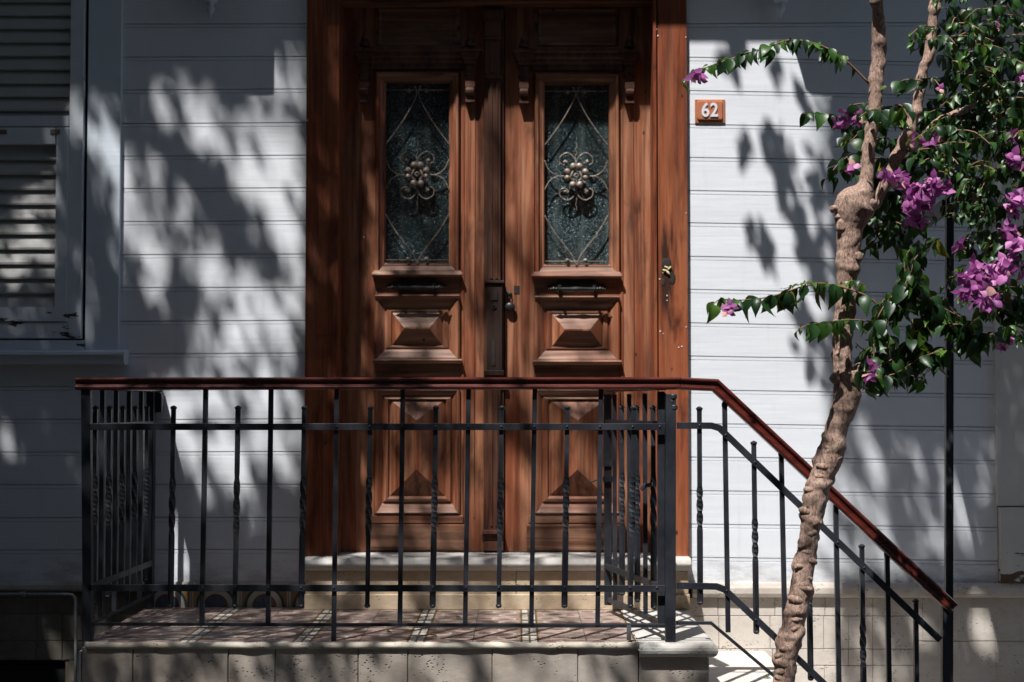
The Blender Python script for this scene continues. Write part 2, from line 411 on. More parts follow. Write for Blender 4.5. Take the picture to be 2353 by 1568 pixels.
M['leaf_young'] = leaf('young_leaf', (.025, .07, .012), (.045, .115, .017), (.09, .17, .025), .38, .35)
M['canopy'] = leaf('tree_leaf', (.02, .05, .012), (.03, .07, .015), (.04, .09, .02), .5, .12)
def bract():
    s = N('magenta_bract')
    g = s.n('ShaderNodeNewGeometry')
    c = s.ramp(g.outputs['Random Per Island'], [(0.0, (.16, .03, .15)), (.5, (.38, .10, .31)), (.93, (.54, .22, .45)), (.98, (.62, .36, .26))])
    s.fin(c, .5, .35)
    tr = s.n('ShaderNodeBsdfTranslucent'); s.l(s.mix(.3, c, (.6, .15, .6)), tr.inputs[0])
    mx = s.n('ShaderNodeMixShader'); mx.inputs[0].default_value = .35
    s.l(s.b.outputs[0], mx.inputs[1]); s.l(tr.outputs[0], mx.inputs[2]); s.l(mx.outputs[0], s.out.inputs[0])
    return s.m
M['bract'] = bract()
M['twig'] = simple('twig_bark', (.10, .05, .025), (.20, .11, .06), .7)

# ================================================================== ground
GZ = -0.95
bm = B()
s_ = 60
vs = [bm.verts.new(c) for c in ((-s_, -s_, GZ), (s_, -s_, GZ), (s_, s_, GZ), (-s_, s_, GZ))]; bm.faces.new(vs)
g = new_obj('street_ground', bm, M['ground']); g['kind'] = 'structure'

# blockers added out of view to hold back the sky: wall left, houses opposite
b_ = bmesh.new()
def plainbox(x0, x1, y0, y1, z0, z1):
    bmesh.ops.create_cube(b_, size=1, matrix=Matrix.Translation(((x0 + x1) / 2, (y0 + y1) / 2, (z0 + z1) / 2)) @ Matrix.Diagonal((x1 - x0, y1 - y0, z1 - z0, 1)))
plainbox(-2.98, -2.75, -3.3, -.03, GZ, EYE + 2.25); plainbox(-3.03, -2.70, -3.35, -.04, EYE + 2.251, EYE + 2.33)
gw = new_obj('added_shade_wall', b_, stone('dark_blocker_stone', (.05, .05, .04), (.09, .085, .07)), None)
gw['label'] = 'dark unseen wall added left of the shuttered window to deepen the shade'; gw['category'] = 'wall'
b_ = bmesh.new(); plainbox(-16, 16, -13, -11.0, GZ, 13.5)
for k in range(12):
    for j in range(3): plainbox(-14.6 + k * 2.5, -13.5 + k * 2.5, -10.99, -10.9, 0 + j * 2.9, 1.6 + j * 2.9)
ob_ = new_obj('added_house_row', b_, stone('dull_plaster', (.10, .095, .09), (.15, .14, .13)), None)
ob_['label'] = 'long dull plaster house row added unseen across the street to block skylight'; ob_['category'] = 'house'

# ================================================================== house
house = thing('wooden_house', 'white clapboard wooden house with old carved double door and shuttered window', 'house', (0, 0, 0))
WL, WR, TOPZ = -4.2, 4.6, EYE + 5.2
def siding(x0, x1, jl, jr, ztop, zbot):
    """clapboards between x0 and x1; jl/jr are joint heights at the two ends (top to bottom)"""
    bm = B()
    prof = [(0, ztop, ztop)]
    for a, b in zip(jl, jr):
        for dy, dz in ((0, 0), (.0075, .0003), (.0075, -.0030), (.0010, -.0036), (.0010, -.0145), (.0032, -.0150), (.0032, -.0172), (0, -.0182)):
            prof.append((dy, a + dz, b + dz))
    prof.append((0, zbot, zbot))
    n = max(2, int((x1 - x0) / .25)); cols = []
    for k in range(n + 1):
        t = k / n; x = x0 + (x1 - x0) * t
        cols.append([bm.verts.new((x, dy, a + (b - a) * t + (noise.noise((x * 1.7, a * 3, 0)) * .0022 if 0 < i < len(prof) - 1 else 0))) for i, (dy, a, b) in enumerate(prof)])
    for c0, c1 in zip(cols, cols[1:]):
        for j in range(len(prof) - 1): bm.faces.new([c0[j], c1[j], c1[j + 1], c0[j + 1]])
    return bm
PIT = Z(130, 0) - Z(206, 0)
up = [Z(130, 0) + PIT * k for k in range(33, 0, -1)]
ysl = [130, 205, 282, 357, 432, 508, 584, 660, 737, 812, 888, 963, 1038, 1113, 1189, 1263]
x700, x270, x1583, x2288 = X(701, 0), X(271, 0), X(1582, 0), X(2288, 0)
zs = up + [Z(y, 0) for y in ysl]
xw = X(-420, 0)
WZ0 = Z(812, 0)
new_obj('clapboard_wall', siding(x270 - .01, x700 + .01, zs, [z + .002 for z in zs], TOPZ, Z(1338, 0)), M['white'], house)
lowz = [Z(y, 0) for y in ysl[10:]]
new_obj('clapboard_wall', siding(WL, x270 - .01, lowz, lowz, Z(815, 0), Z(1338, 0)), M['white'], house)
lz = [z for z in zs]
new_obj('clapboard_wall', siding(WL, xw - .12, lz[:43], lz[:43], TOPZ, Z(815, 0)), M['white'], house)
ysr = [130, 207, 285, 361, 437, 511, 588, 664, 741, 817, 895, 973, 1049, 1126, 1203, 1279]
drr = [16, 15, 13, 12, 12, 12, 12, 12, 12, 12, 11, 8, 8, 8, 8, 9]
zr1 = up + [Z(y, 0) for y in ysr]; zr2 = [z - .02 for z in up[:-1]] + [up[-1] + .005] + [Z(y + d, 0) for y, d in zip(ysr, drr)]
new_obj('clapboard_wall', siding(x1583 - .01, x2288, zr1, zr2, TOPZ, Z(1340, 0)), M['white'], house)
new_obj('clapboard_wall', siding(X(2470, 0), WR, zr2, zr2, TOPZ, Z(1340, 0)), M['white'], house)
# above the door
bm = B(); box(bm, x700 - .01, x1583 + .01, 0.002, .05, Z(-190, 0), TOPZ); new_obj('wall_over_door', bm, M['white'], house)
# the wall core behind everything (closes the house)
bm = B()
box(bm, WL, X(700, 0) - .01, .02, .24, GZ, TOPZ); box(bm, X(1583, 0) + .01, WR, .02, .24, GZ, TOPZ)
box(bm, x700 - .01, x1583 + .01, .26, .40, GZ, TOPZ); 
new_obj('wall_core', bm, M['wood_in'], house)

# right-hand pilaster of the next window casing
bm = B()
box(bm, X(2288, -.02), X(2480, -.02), -.022, .02, Z(1163, -.02), TOPZ)
box(bm, X(2294, -.026), X(2486, -.026), -.030, .02, Z(1338, -.026), Z(1166, -.026))
new_obj('corner_board', bm, paint('aged_corner_paint', (.60, .59, .56), .6, peel=.715, zr=(Z(1340, 0), Z(1200, 0)), peelcol=(.10, .06, .035)), house, bevel=.0015)

# stone belt course under the siding
def belt(x0, x1, ztop, zbot, out):
    bm = B(); h = ztop - zbot
    prof = [(.02, ztop), (-out * .7, ztop - .002), (-out, ztop - h * .35), (-out, ztop - h * .7), (-out * .85, zbot + h * .12), (-out * .4, zbot), (.02, zbot)]
    a = [bm.verts.new((x0, y, z)) for y, z in prof]; b = [bm.verts.new((x1, y, z)) for y, z in prof]
    for i in range(len(prof) - 1): bm.faces.new([a[i], b[i], b[i + 1], a[i + 1]])
    bm.faces.new(a); bm.faces.new(b); return bm
new_obj('belt_course', belt(X(1588, 0), WR, Z(1338, 0), Z(1373, 0), .026), M['base_stone'], house)
new_obj('belt_course', belt(WL, X(345, 0), Z(1336, 0), Z(1360, 0), .024), M['marble'], house)
new_obj('belt_course', belt(X(345, 0), X(697, 0), Z(1336, 0), Z(1353, 0), .008), M['marble'], house)

def blocks(bm, rects, yf, yb, plane, gap=.0012, jit=.0015):
    for (a, b, c, d) in rects:
        p = at(a, d, plane); q = at(c, b, plane)
        dy = random.uniform(0, .0025)
        box(bm, p.x + gap, q.x - gap, yf + dy, yb, p.z + gap, q.z - gap)
rects = []
def course(y0, y1, xs):
    for a, b in zip(xs, xs[1:]): rects.append((a, y0, b, y1))
course(1374, 1416, [1560, 1650, 1781, 1896, 2006, 2100]); course(1416, 1492, [1560, 1652, 1770, 1893, 1950, 2006, 2100]); 
course(1374, 1474, [2100, 2121, 2233, 2345, 2450, 2570, 2700, 2900, 3100]); course(1474, 1590, [2100, 2170, 2289, 2400, 2500, 2640, 2800, 3000, 3100])
course(1492, 1530, [1560, 1776, 1950, 2006, 2100]); course(1530, 1600, [1560, 1700, 1895, 2006, 2100]); 
course(1590, 1700, [2100, 2230, 2350, 2480, 2640, 2800, 3100]); course(1600, 1700, [1560, 1640, 1800, 1930, 2100]); course(1700, 1850, [1560, 1700, 1850, 1990, 2140, 2300, 2450, 2600, 2800, 3100]); course(1850, 1960, [1560, 1760, 1900, 2060, 2240, 2400, 2700, 3100])
bm = B(); blocks(bm, rects, 0, .02, 0)
new_obj('stone_base', bm, M['base_stone'], house, bevel=.002)
bm = B(); box(bm, X(1500, 0), WR, .006, .02, GZ, Z(1374, 0)); box(bm, WL, X(1500, 0), .006, .02, Z(1519, 0) , Z(1336, 0)); box(bm, X(157, 0), X(1500, 0), .006, .02, GZ, Z(1519, 0)); new_obj('base_backing', bm, M['mortar'], house)
rects = []
course(1362, 1411, [-1100, -900, -760, -600, -450, -300, -150, -60, 83, 200, 345]); course(1411, 1473, [-1100, -950, -800, -640, -500, -350, -210, -90, 83, 143, 260, 345]); course(1473, 1518, [-1100, -900, -700, -500, -300, -100, 83, 143, 260, 345])
course(1518, 1700, [157, 260, 345])
bm = B(); blocks(bm, rects, 0, .02, 0); new_obj('stone_base', bm, stone('dark_base_stone', (.16, .145, .12), (.24, .22, .19), .4, .5), house, bevel=.002)
bm = B(); box(bm, WL, X(157, 0), .30, .32, GZ, Z(1516, 0)); box(bm, WL, X(157, 0), .02, .30, Z(1518, 0), Z(1512, 0)); new_obj('cellar_opening', bm, M['black'], house)

# ---------------------------------------------------------------- balcony above (throws the shade along the top)
bm = B(); ZB = EYE + (935 - 92) / 580 + 2.1 * .62
box(bm, WL, WR, -.62, .0, ZB, ZB + .12)
for k in range(34):
    x = WL + .1 + k * .26; box(bm, x, x + .2, -.60, -.02, ZB - .012, ZB - .001)
balc = new_obj('balcony', bm, M['trim'], house)
bm = B(); box(bm, WL, WR, -.625, -.60, ZB + .14, ZB + .98); box(bm, WL, WR, -.66, -.57, ZB + .981, ZB + 1.03); new_obj('balcony_parapet', bm, M['trim'], balc)
for pc in (480, 1797):
    xc = X(pc, 0); hw = .066
    z_f = EYE + (935 - 205) / 580 + 2.1 * .31
    side = [(0, Z(-40, 0)), (-.05, Z(-50, 0)), (-.10, Z(-90, 0)), (-.14, z_f - .08), (-.20, z_f - .01), (-.31, z_f), (-.34, z_f + .05), (-.34, ZB - .002), (0, ZB - .002)]
    bm = B(); a = [bm.verts.new((xc - hw, y, z)) for y, z in side]; b = [bm.verts.new((xc + hw, y, z)) for y, z in side]
    bm.faces.new(a); bm.faces.new(b)
    for i in range(len(side)): j = (i + 1) % len(side); bm.faces.new([a[i], b[i], b[j], a[j]])
    br = new_obj('bracket', bm, M['trim'], house, bevel=.004)
    bm = B(); zt = Z(-42, -.03)
    lathe(bm, (xc, -.035, 0), [(.040, zt), (.042, zt - .015), (.030, Z(2, -.03)), (.026, Z(5, -.03)), (.014, Z(8, -.03)), (.012, Z(14, -.03)), (.018, Z(19, -.03)), (.018, Z(25, -.03)), (.010, Z(30, -.03)), (.006, Z(34, -.03)), (.006, Z(38, -.03)), (.001, Z(42, -.03))], 18)
    new_obj('pendant', bm, M['trim'], br, smooth=True)

# ---------------------------------------------------------------- window with shutter (left)
sh = new_obj('window_casing', (lambda b: (box(b, X(194, -.02), X(271, -.02), -.022, .03, Z(806, -.02), TOPZ - 1.2), box(b, X(-700, -.02), X(-620, -.02), -.022, .03, Z(806, -.02), TOPZ - 1.2), b)[-1])(B()), M['trim'], house, bevel=.002)
bm = B()
yf = -.034
def P4(bm, a, b, c, d, f=yf, bk=-.004): pbox(bm, a, b, c, d, f, bk)
P4(bm, 158, -1300, 190, 778); P4(bm, -620, -1300, -580, 778)
P4(bm, -580, 267, 158, 291); P4(bm, -580, 741, 158, 778)
P4(bm, -580, -1300, 158, -1270)
shut = new_obj('shutter', bm, M['shutter'], house, bevel=.002)
bm = B(); P4(bm, 127, 293, 155, 739, -.040, -.006); P4(bm, -578, 293, -550, 739, -.040, -.006)
P4(bm, -550, 293, 127, 332, -.040, -.006); P4(bm, -550, 706, 127, 739, -.040, -.006)
new_obj('shutter_flap', bm, M['shutter'], shut, bevel=.0015)
def louvers(x0, x1, y0, y1, pitch):
    bm = B(); y = y0
    while y < y1 - 4:
        zt = Z(y, -.01); zb = Z(y + pitch + 3, -.01)
        a, b = X(x0, -.01), X(x1, -.01)
        dz = random.uniform(-.001, .001)
        q = [(-.004, zt + dz), (-.002, zt - .003 + dz), (-.030, zb + .006 + dz), (-.033, zb + .003 + dz), (-.034, zb + .011 + dz)]
        q = [(.004, zt + dz), (-.002, zt + .002 + dz), (-.0175, zb + .010 + dz), (-.0165, zb + .002 + dz), (-.011, zb + .003 + dz), (.006, zt - .008 + dz)]
        A = [bm.verts.new((a, yy, z)) for yy, z in q]; Bv = [bm.verts.new((b, yy, z + random.uniform(-.0008, .0008))) for yy, z in q]
        bm.faces.new(A); bm.faces.new(Bv)
        for i in range(len(q)): j = (i + 1) % len(q); bm.faces.new([A[i], Bv[i], Bv[j], A[j]])
        y += pitch
    return bm
o = new_obj('louver_slats', louvers(-585, 160, 3 - 31.3 * 41, 267, 31.3), M['louver'], shut)
o = new_obj('louver_slats', louvers(-555, 129, 333, 706, 34.0), M['louver'], shut)
for px, py, h in ((193, 205, 40), (187, 645, 50), (193, 178, 8)):
    bm = B(); c = at(px, py, -.036); lathe(bm, (c.x, c.y, c.z), [(.002, h / 2 / 590), (.0045, h / 2 / 590 - .003), (.0045, -h / 2 / 590 + .003), (.002, -h / 2 / 590)], 10)
    new_obj('hinge', bm, M['trim'], shut, smooth=True)
for px in (3, 125):
    bm = B(); P4(bm, px - 10, 298, px + 12, 307, -.0445, -.0402); new_obj('hinge', bm, simple('rusty_hinge', (.10, .06, .03), (.25, .22, .18), .6), shut)
bm = B(); P4(bm, -600, 782, 192, 806, -.030, .02); new_obj('sill_board', bm, M['shutter'], shut, bevel=.002)
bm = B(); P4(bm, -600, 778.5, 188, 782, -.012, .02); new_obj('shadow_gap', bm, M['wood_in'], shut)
# sill
bm = B(); x0, x1 = X(-720, -.075), X(285, -.075); zt, zb = Z(808, -.075), Z(838, -.075); h = zt - zb
prof = [(.01, zt + .012), (-.075, zt), (-.078, zt - h * .25), (-.066, zt - h * .3), (-.060, zb + h * .1), (-.052, zb), (.01, zb)]
a = [bm.verts.new((x0, y, z)) for y, z in prof]; b = [bm.verts.new((x1 - (0 if i < 3 else .004), y, z)) for i, (y, z) in enumerate(prof)]
bm.faces.new(a); bm.faces.new(b)
for i in range(len(prof)): j = (i + 1) % len(prof); bm.faces.new([a[i], b[i], b[j], a[j]])
new_obj('window_sill', bm, M['trim'], house, bevel=.0015)

# ---------------------------------------------------------------- door casing
CF = -.028; LF = .115       # casing front, door leaf front
bm = B(); zb = Z(1279, CF)
box(bm, X(700, CF), X(776, CF), CF, .14, zb, Z(-200, CF))
fr = new_obj('door_frame', bm, M['casing'], house, bevel=.003)
bm = B(); box(bm, X(1514, CF), X(1582, CF), CF, .14, zb, Z(-200, CF)); f2 = new_obj('door_frame', bm, M['casing'], house, bevel=.003)
bm = B(); box(bm, X(1503.5, CF), X(1511, CF), CF - .004, .135, zb + .001, Z(-190, CF)); new_obj('bead', bm, M['casing'], f2, bevel=.002)
bm = B(); box(bm, X(776, CF) + .001, X(1503, CF) - .001, .03, .14, Z(9, .05), Z(-195, .05)); box(bm, X(776, CF) + .001, X(1503, CF) - .001, .012, .14, Z(2, .05), Z(-190, .05)); new_obj('lintel', bm, M['door_h'], house, bevel=.003)
bm = B(); box(bm, X(690, 0), X(1590, 0), -.034, .05, Z(-200, -.02) + .001, Z(-260, -.02)); new_obj('door_head_board', bm, M['casing'], house, bevel=.003)
# filler spots, hole and foam in the right casing
bm = B()
for px, py in ((1508, 68), (1512, 83), (1576, 86), (1577, 490), (1567, 797), (1560, 799), (1517, 762), (1524, 767), (1577, 752), (1516, 642), (1533, 680), (1533, 691), (1524, 627), (706, 277), (704, 317), (836, 545)):
    c = at(px, py, CF - .001 if px != 836 else LF - .012); r = random.uniform(.0018, .0032)
    ball(bm, c, r, 1.1, .35, random.uniform(.9, 1.6), 8)
new_obj('filler_spots', bm, M['nail'], f2, smooth=True)
bm = B()
for k in range(14):
    c = at(1535 + random.uniform(-11, 11), 625 + random.uniform(-22, 24), CF - .0005); ball(bm, c, random.uniform(.008, .016), .75, .12, 1.6, 8)
new_obj('charred_hole', bm, M['char'], f2, smooth=True)
bm = B()
for (px, py, r, an) in ((1532, 615, .007, .5), (1538, 617, .007, -.8), (1528, 622, .007, .3), (1535, 627, .008, .9)):
    c = at(px, py, CF - .006); m = Matrix.Translation(c) @ Matrix.Rotation(an, 4, 'Y') @ Matrix.Diagonal((1.5, .6, .6, 1))
    bmesh.ops.create_icosphere(bm, subdivisions=2, radius=r, matrix=m)
new_obj('foam_filling', bm, M['foam'], f2, smooth=True)

# threshold
bm = B(); x0, x1 = X(699, -.11), X(1588, -.11)
zt, zb2 = .205, .150; prof = [(.20, zt), (-.085, zt - .004), (-.105, zt - .012), (-.115, zt - .027), (-.105, zt - .043), (-.085, zb2), (.20, zb2)]
a = [bm.verts.new((x0, y, z)) for y, z in prof]; b = [bm.verts.new((x1, y, z)) for y, z in prof]; bm.faces.new(a); bm.faces.new(b)
for i in range(len(prof)): j = (i + 1) % len(prof); bm.faces.new([a[i], b[i], b[j], a[j]])
th = new_obj('threshold', bm, M['marble'], house, smooth=False, bevel=.006)
bm = B(); box(bm, X(704, -.085), X(1186, -.085) - .001, -.082, .1, .0, .1495); box(bm, X(1186, -.085) + .001, X(1580, -.085), -.083, .1, .0, .1495); box(bm, x0 + .003, x1 - .006, -.092, .1, .0, .06)
new_obj('riser', bm, stone('warm_riser_stone', (.44, .33, .22), (.56, .46, .34), .4, .6), th, bevel=.003)

# ---------------------------------------------------------------- door leaves
def px_loops(plane, items):
    out = []
    for (a, b, c, d, y) in items:
        p = at(a, d, plane); q = at(c, b, plane); out.append((p.x, q.x, p.z, q.z, y))
    return out
def door_leaf(cx, xl, xr, lab, dy=0):
    """cx: centre of the panels; xl, xr: edges of the leaf, all in photo pixels"""
    gx0, gx1, gy0, gy1 = cx - 73, cx + 74, 190 + dy, 604 + dy
    px0, px1 = cx - 97, cx + 99
    b = B()
    Xp = lambda p: X(p, LF); Zp = lambda p: Z(p, LF)
    zt, zb = Zp(6), Zp(1268)
    box(b, Xp(xl), Xp(px0), LF, LF + .045, zb, zt); box(b, Xp(px1), Xp(xr), LF, LF + .045, zb, zt)
    leafo = new_obj('door_leaf', b, M['door'], house, bevel=.002); leafo['label'] = lab
    # faint long flutes on the stiles
    b = B()
    for (c0, c1) in ((px1 + 4, px1 + 9), (px1 + 32, px1 + 34)):
        if c1 < xr - 3: box(b, Xp(c0), Xp(c1), LF - .004, LF + .01, Zp(1190), Zp(250 + dy))
    new_obj('stile_moulding', b, M['door'], leafo, bevel=.0015)
    e = .0008
    for (y0, y1) in ((6, 112), (632 + dy, 680 + dy), (830 + dy, 898), (1200, 1268)):
        b = B(); box(b, Xp(px0) + e, Xp(px1) - e, LF + .001, LF + .044, Zp(y1), Zp(y0)); new_obj('rail', b, M['door_h'], leafo, bevel=.002)
    b = B(); box(b, Xp(px0) + e, Xp(px1) - e, LF + .001, LF + .044, Zp(170 + dy), Zp(112) - .0005)
    new_obj('rail', b, M['door_h'], leafo, bevel=.002)
    # top recessed board
    b = B(); loops(b, px_loops(LF, [(px0 + 8, 20, px1 - 8, 106, LF - .0015), (px0 + 10, 22, px1 - 10, 104, LF - .004), (px0 + 16, 28, px1 - 16, 99, LF - .001)])); new_obj('panel', b, M['door_h'], leafo)
    # glass opening moulding
    b = B(); o = LF
    loops(b, px_loops(LF, [(px0 + 1, 168 + dy, px1 - 1, 633 + dy, o + .03), (px0 + 1, 168 + dy, px1 - 1, 633 + dy, o - .012), (px0 + 4, 172 + dy, px1 - 4, 629 + dy, o - .020), (px0 + 9, 177 + dy, px1 - 9, 624 + dy, o - .018), (px0 + 11, 179 + dy, px1 - 11, 621 + dy, o - .008), (gx0 - 6, gy0 - 5, gx1 + 6, gy1 + 8, o + .001), (gx0 - 3, gy0 - 2, gx1 + 3, gy1 + 4, o + .001), (gx0, gy0, gx1, gy1, o + .008), (gx0, gy0, gx1, gy1, o + .04)]), cap=False, mi=1)
    new_obj('glazing_moulding', b, [M['door'], M['door_h']], leafo)
    b = B(); a_ = at(px0 - 6, 637 + dy, o - .02); c_ = at(px1 + 5, 621 + dy, o - .02)
    pf = [(o + .01, c_.z), (o - .018, c_.z), (o - .030, a_.z + .013), (o - .034, a_.z + .009), (o - .030, a_.z + .003), (o - .012, a_.z), (o + .01, a_.z)]
    A = [b.verts.new((a_.x + (.008 if i < 2 else 0), y, z)) for i, (y, z) in enumerate(pf)]; Bq = [b.verts.new((c_.x - (.008 if i < 2 else 0), y, z)) for i, (y, z) in enumerate(pf)]
    b.faces.new(A); b.faces.new(Bq)
    for i in range(len(pf)): j = (i + 1) % len(pf); b.faces.new([A[i], Bq[i], Bq[j], A[j]])
    new_obj('glazing_sill', b, M['door_h'], leafo, bevel=.002)
    b = B(); box(b, Xp(gx0 - 2), Xp(gx1 + 2), LF + .030, LF + .036, Zp(gy1 + 2), Zp(gy0 - 2)); new_obj('glass_pane', b, M['glass'], leafo)
    # cornice over the glass
    b = B(); x0, x1 = X(px0 - 12, LF - .03), X(px1 + 12, LF - .03); k = dy
    pf = [(LF + .01, Zp(110 + k)), (LF - .040, Zp(110 + k)), (LF - .046, Zp(114 + k)), (LF - .044, Zp(120 + k)), (LF - .034, Zp(124 + k)), (LF - .034, Zp(133 + k)), (LF - .026, Zp(137 + k)), (LF - .026, Zp(143 + k)), (LF - .014, Zp(148 + k)), (LF - .014, Zp(160 + k)), (LF + .01, Zp(162 + k))]
    A = [b.verts.new((x0, y, z)) for y, z in pf]; Bq = [b.verts.new((x1, y, z)) for y, z in pf]; b.faces.new(A); b.faces.new(Bq)
    for i in range(len(pf)): j = (i + 1) % len(pf); b.faces.new([A[i], Bq[i], Bq[j], A[j]])
    new_obj('cornice', b, M['dark_door'], leafo)
    for side in (-1, 1):
        c = cx + side * 121 + (1 if side > 0 else 0)
        b = B()
        def pb(w_, y0, y1, d): p = at(c - w_, y1 + k, LF - d); q = at(c + w_, y0 + k, LF - d); box(b, p.x, q.x, LF - d, LF + .005, p.z, q.z)
        pb(26, 112, 117, .062); pb(22, 117.3, 124, .056); pb(20, 124.3, 129, .053); pb(17, 129.3, 136, .050); pb(13, 136.3, 146, .045); pb(11, 146.3, 168, .036); pb(13, 168.3, 172, .043)
        pb(10, 172.3, 186, .040); pb(11, 186.3, 200, .048)
        pb(4, 150, 164, .039)
        # scroll foot
        p = at(c, 210 + k, LF - .03)
        lathe(b, (p.x - .018, LF - .028, Zp(212 + k)), [(.018, 0), (.022, .003), (.022, .033), (.018, .036)], 14, 'X')
        lathe(b, (p.x - .017, LF - .018, Zp(228 + k)), [(.012, 0), (.014, .003), (.014, .031), (.012, .034)], 12, 'X')
        box(b, p.x - .019, p.x + .019, LF - .034, LF + .004, Zp(238 + k), Zp(232.5 + k))
        lathe(b, (p.x, LF - .034, Zp(92 + k)), [(.014, Zp(111 + k) - Zp(92 + k)), (.016, -.022), (.008, -.014), (.013, -.006), (.015, .002), (.008, .014), (.004, .020), (.006, .024), (.001, .034)], 12)
        for s2 in (-1, 1): lathe(b, (p.x + s2 * .013, LF - .02, Zp(104 + k)), [(.008, -.01), (.009, 0), (.005, .010), (.001, .018)], 8)
        new_obj('carved_bracket', b, M['dark_door'], leafo, bevel=.0012)
    # small panel with a raised hipped field
    b = B()
    y0, y1 = 680 + dy, 830 + dy
    loops(b, px_loops(LF, [(px0, y0, px1, y1, o + .03), (px0, y0, px1, y1, o - .014), (px0 + 4, y0 + 3, px1 - 4, y1 - 4, o - .022), (px0 + 8, y0 + 7, px1 - 8, y1 - 8, o - .020), (px0 + 24, y0 + 26, px1 - 24, y1 - 26, o - .002), (px0 + 26, y0 + 28, px1 - 26, y1 - 29, o - .002), (px0 + 28, y0 + 30, px1 - 28, y1 - 31, o - .005), (px0 + 38, y0 + 36, px1 - 38, y1 - 34, o - .005), (px0 + 40, y0 + 38, px1 - 40, y1 - 36, o - .001), (px0 + 68, y0 + 74, px1 - 68, y0 + 78, o - .038)]), mi=1)
    new_obj('panel', b, [M['door'], M['door_h']], leafo)
    for (yy, e1) in ((y0 + 2, -1), (y1, 4)):
        b = B(); a_ = at(px0 - e1, yy + 6, o - .02); c_ = at(px1 + e1, yy - 5, o - .02)
        pf = [(o + .004, c_.z), (o - .026, c_.z - .001), (o - .031, c_.z - .006), (o - .026, a_.z + .002), (o - .006, a_.z)]
        A = [b.verts.new((a_.x, y, z)) for y, z in pf]; Bq = [b.verts.new((c_.x, y, z)) for y, z in pf]; b.faces.new(A); b.faces.new(Bq)
        for i in range(len(pf)): j = (i + 1) % len(pf); b.faces.new([A[i], Bq[i], Bq[j], A[j]])
        new_obj('ledge', b, M['door_h'], leafo)
    # tall lower panel, hipped to two peaks joined by a ridge
    y0, y1 = 893, 1182
    b = B()
    LL = px_loops(LF, [(px0, y0, px1, y1, o + .03), (px0, y0, px1, y1, o - .010), (px0 + 4, y0 + 4, px1 - 4, y1 - 4, o - .016), (px0 + 8, y0 + 8, px1 - 8, y1 - 8, o - .012), (px0 + 18, y0 + 18, px1 - 18, y1 - 26, o + .002), (px0 + 22, y0 + 22, px1 - 22, y1 - 30, o - .006), (px0 + 30, y0 + 24, px1 - 30, y1 - 36, o - .008), (px0 + 34, y0 + 26, px1 - 34, y1 - 42, o + .004)])
    loops(b, LL, cap=False, mi=1)
    x0, x1, z0, z1, yv = LL[-1]
    b.verts.ensure_lookup_table(); q = b.verts[-4:]
    xm = (x0 + x1) / 2; t1 = b.verts.new((xm, o - .050, Zp(966))); t0 = b.verts.new((xm, o - .050, Zp(1078)))
    b.faces.new([q[0], q[1], t0]); b.faces.new([q[2], q[3], t1]); b.faces.new([q[1], q[2], t1, t0]); b.faces.new([q[3], q[0], t0, t1])
    new_obj('panel', b, [M['door'], M['door_h']], leafo)
    b = B(); box(b, Xp(px0 - 14), Xp(px1 + 8), LF - .010, LF + .02, Zp(1203), Zp(1184)); box(b, Xp(px0 - 18), Xp(px1 + 12), LF - .014, LF + .02, Zp(1264), Zp(1205))
    new_obj('bottom_board', b, M['door_h'], leafo, bevel=.003)
    # letter-slot handle
    b = B(); yy = 656 + dy; pl = LF - .006
    c0 = at(cx, yy, pl); s_ = 1 / 570
    box(b, c0.x - 45 * s_, c0.x + 45 * s_, LF - .008, LF + .002, c0.z - 13 * s_, c0.z + 15 * s_)
    for sd in (-1, 1):
        for (ox, r) in ((50, .013), (58, .009), (65, .006), (71, .003)): ball(b, (c0.x + sd * ox * s_, LF - .004, c0.z), r, 1, .5, 1, 10)
        ball(b, (c0.x + sd * 40 * s_, LF - .030, c0.z - 8 * s_), .011, .9, 1.2, 1.2, 10)
        box(b, c0.x + sd * 40 * s_ - .007, c0.x + sd * 40 * s_ + .007, LF - .04, LF, c0.z - 14 * s_, c0.z + 2 * s_)
        for (ox, r) in ((47, .008), (53, .010), (59, .006), (64, .003)): ball(b, (c0.x + sd * ox * s_, LF - .060, c0.z - 8 * s_), r, 1, 1, 1, 10)
    lathe(b, (c0.x - 44 * s_, LF - .060, c0.z - 8 * s_), [(.005, 0), (.008, .006), (.007, .012), (.0075, .05), (.0100, .077), (.0075, .104), (.007, .142), (.008, .148), (.005, .154)], 12, 'X')
    for sd in (-1, 1): tube(b, [(c0.x + sd * 40 * s_, LF, c0.z - 8 * s_), (c0.x + sd * 40 * s_, LF - .060, c0.z - 8 * s_)], .006, 8)
    new_obj('door_handle', b, M['handle'], leafo, bevel=.001)
    # wrought scrollwork in front of the glass
    b = B(); gy = LF - .002; pc = at(cx + (1 if cx < 1100 else -1), 402 + dy, gy); u = 1 / 571.0
    def G(dx, dyy, yy=0): return (pc.x + dx * u, gy + yy, pc.z - dyy * u)
    def curve(pts, r=.0026, n=10):
        P = [Vector(G(*p)) for p in pts]; out = []
        for i in range(len(P) - 1):
            p0 = P[max(i - 1, 0)]; p1 = P[i]; p2 = P[i + 1]; p3 = P[min(i + 2, len(P) - 1)]
            for k in range(n):
                t = k / n; out.append(.5 * ((2 * p1) + (p2 - p0) * t + (2 * p0 - 5 * p1 + 4 * p2 - p3) * t * t + (3 * p1 - p0 - 3 * p2 + p3) * t ** 3))
        out.append(P[-1]); tube(b, out, r, 6)
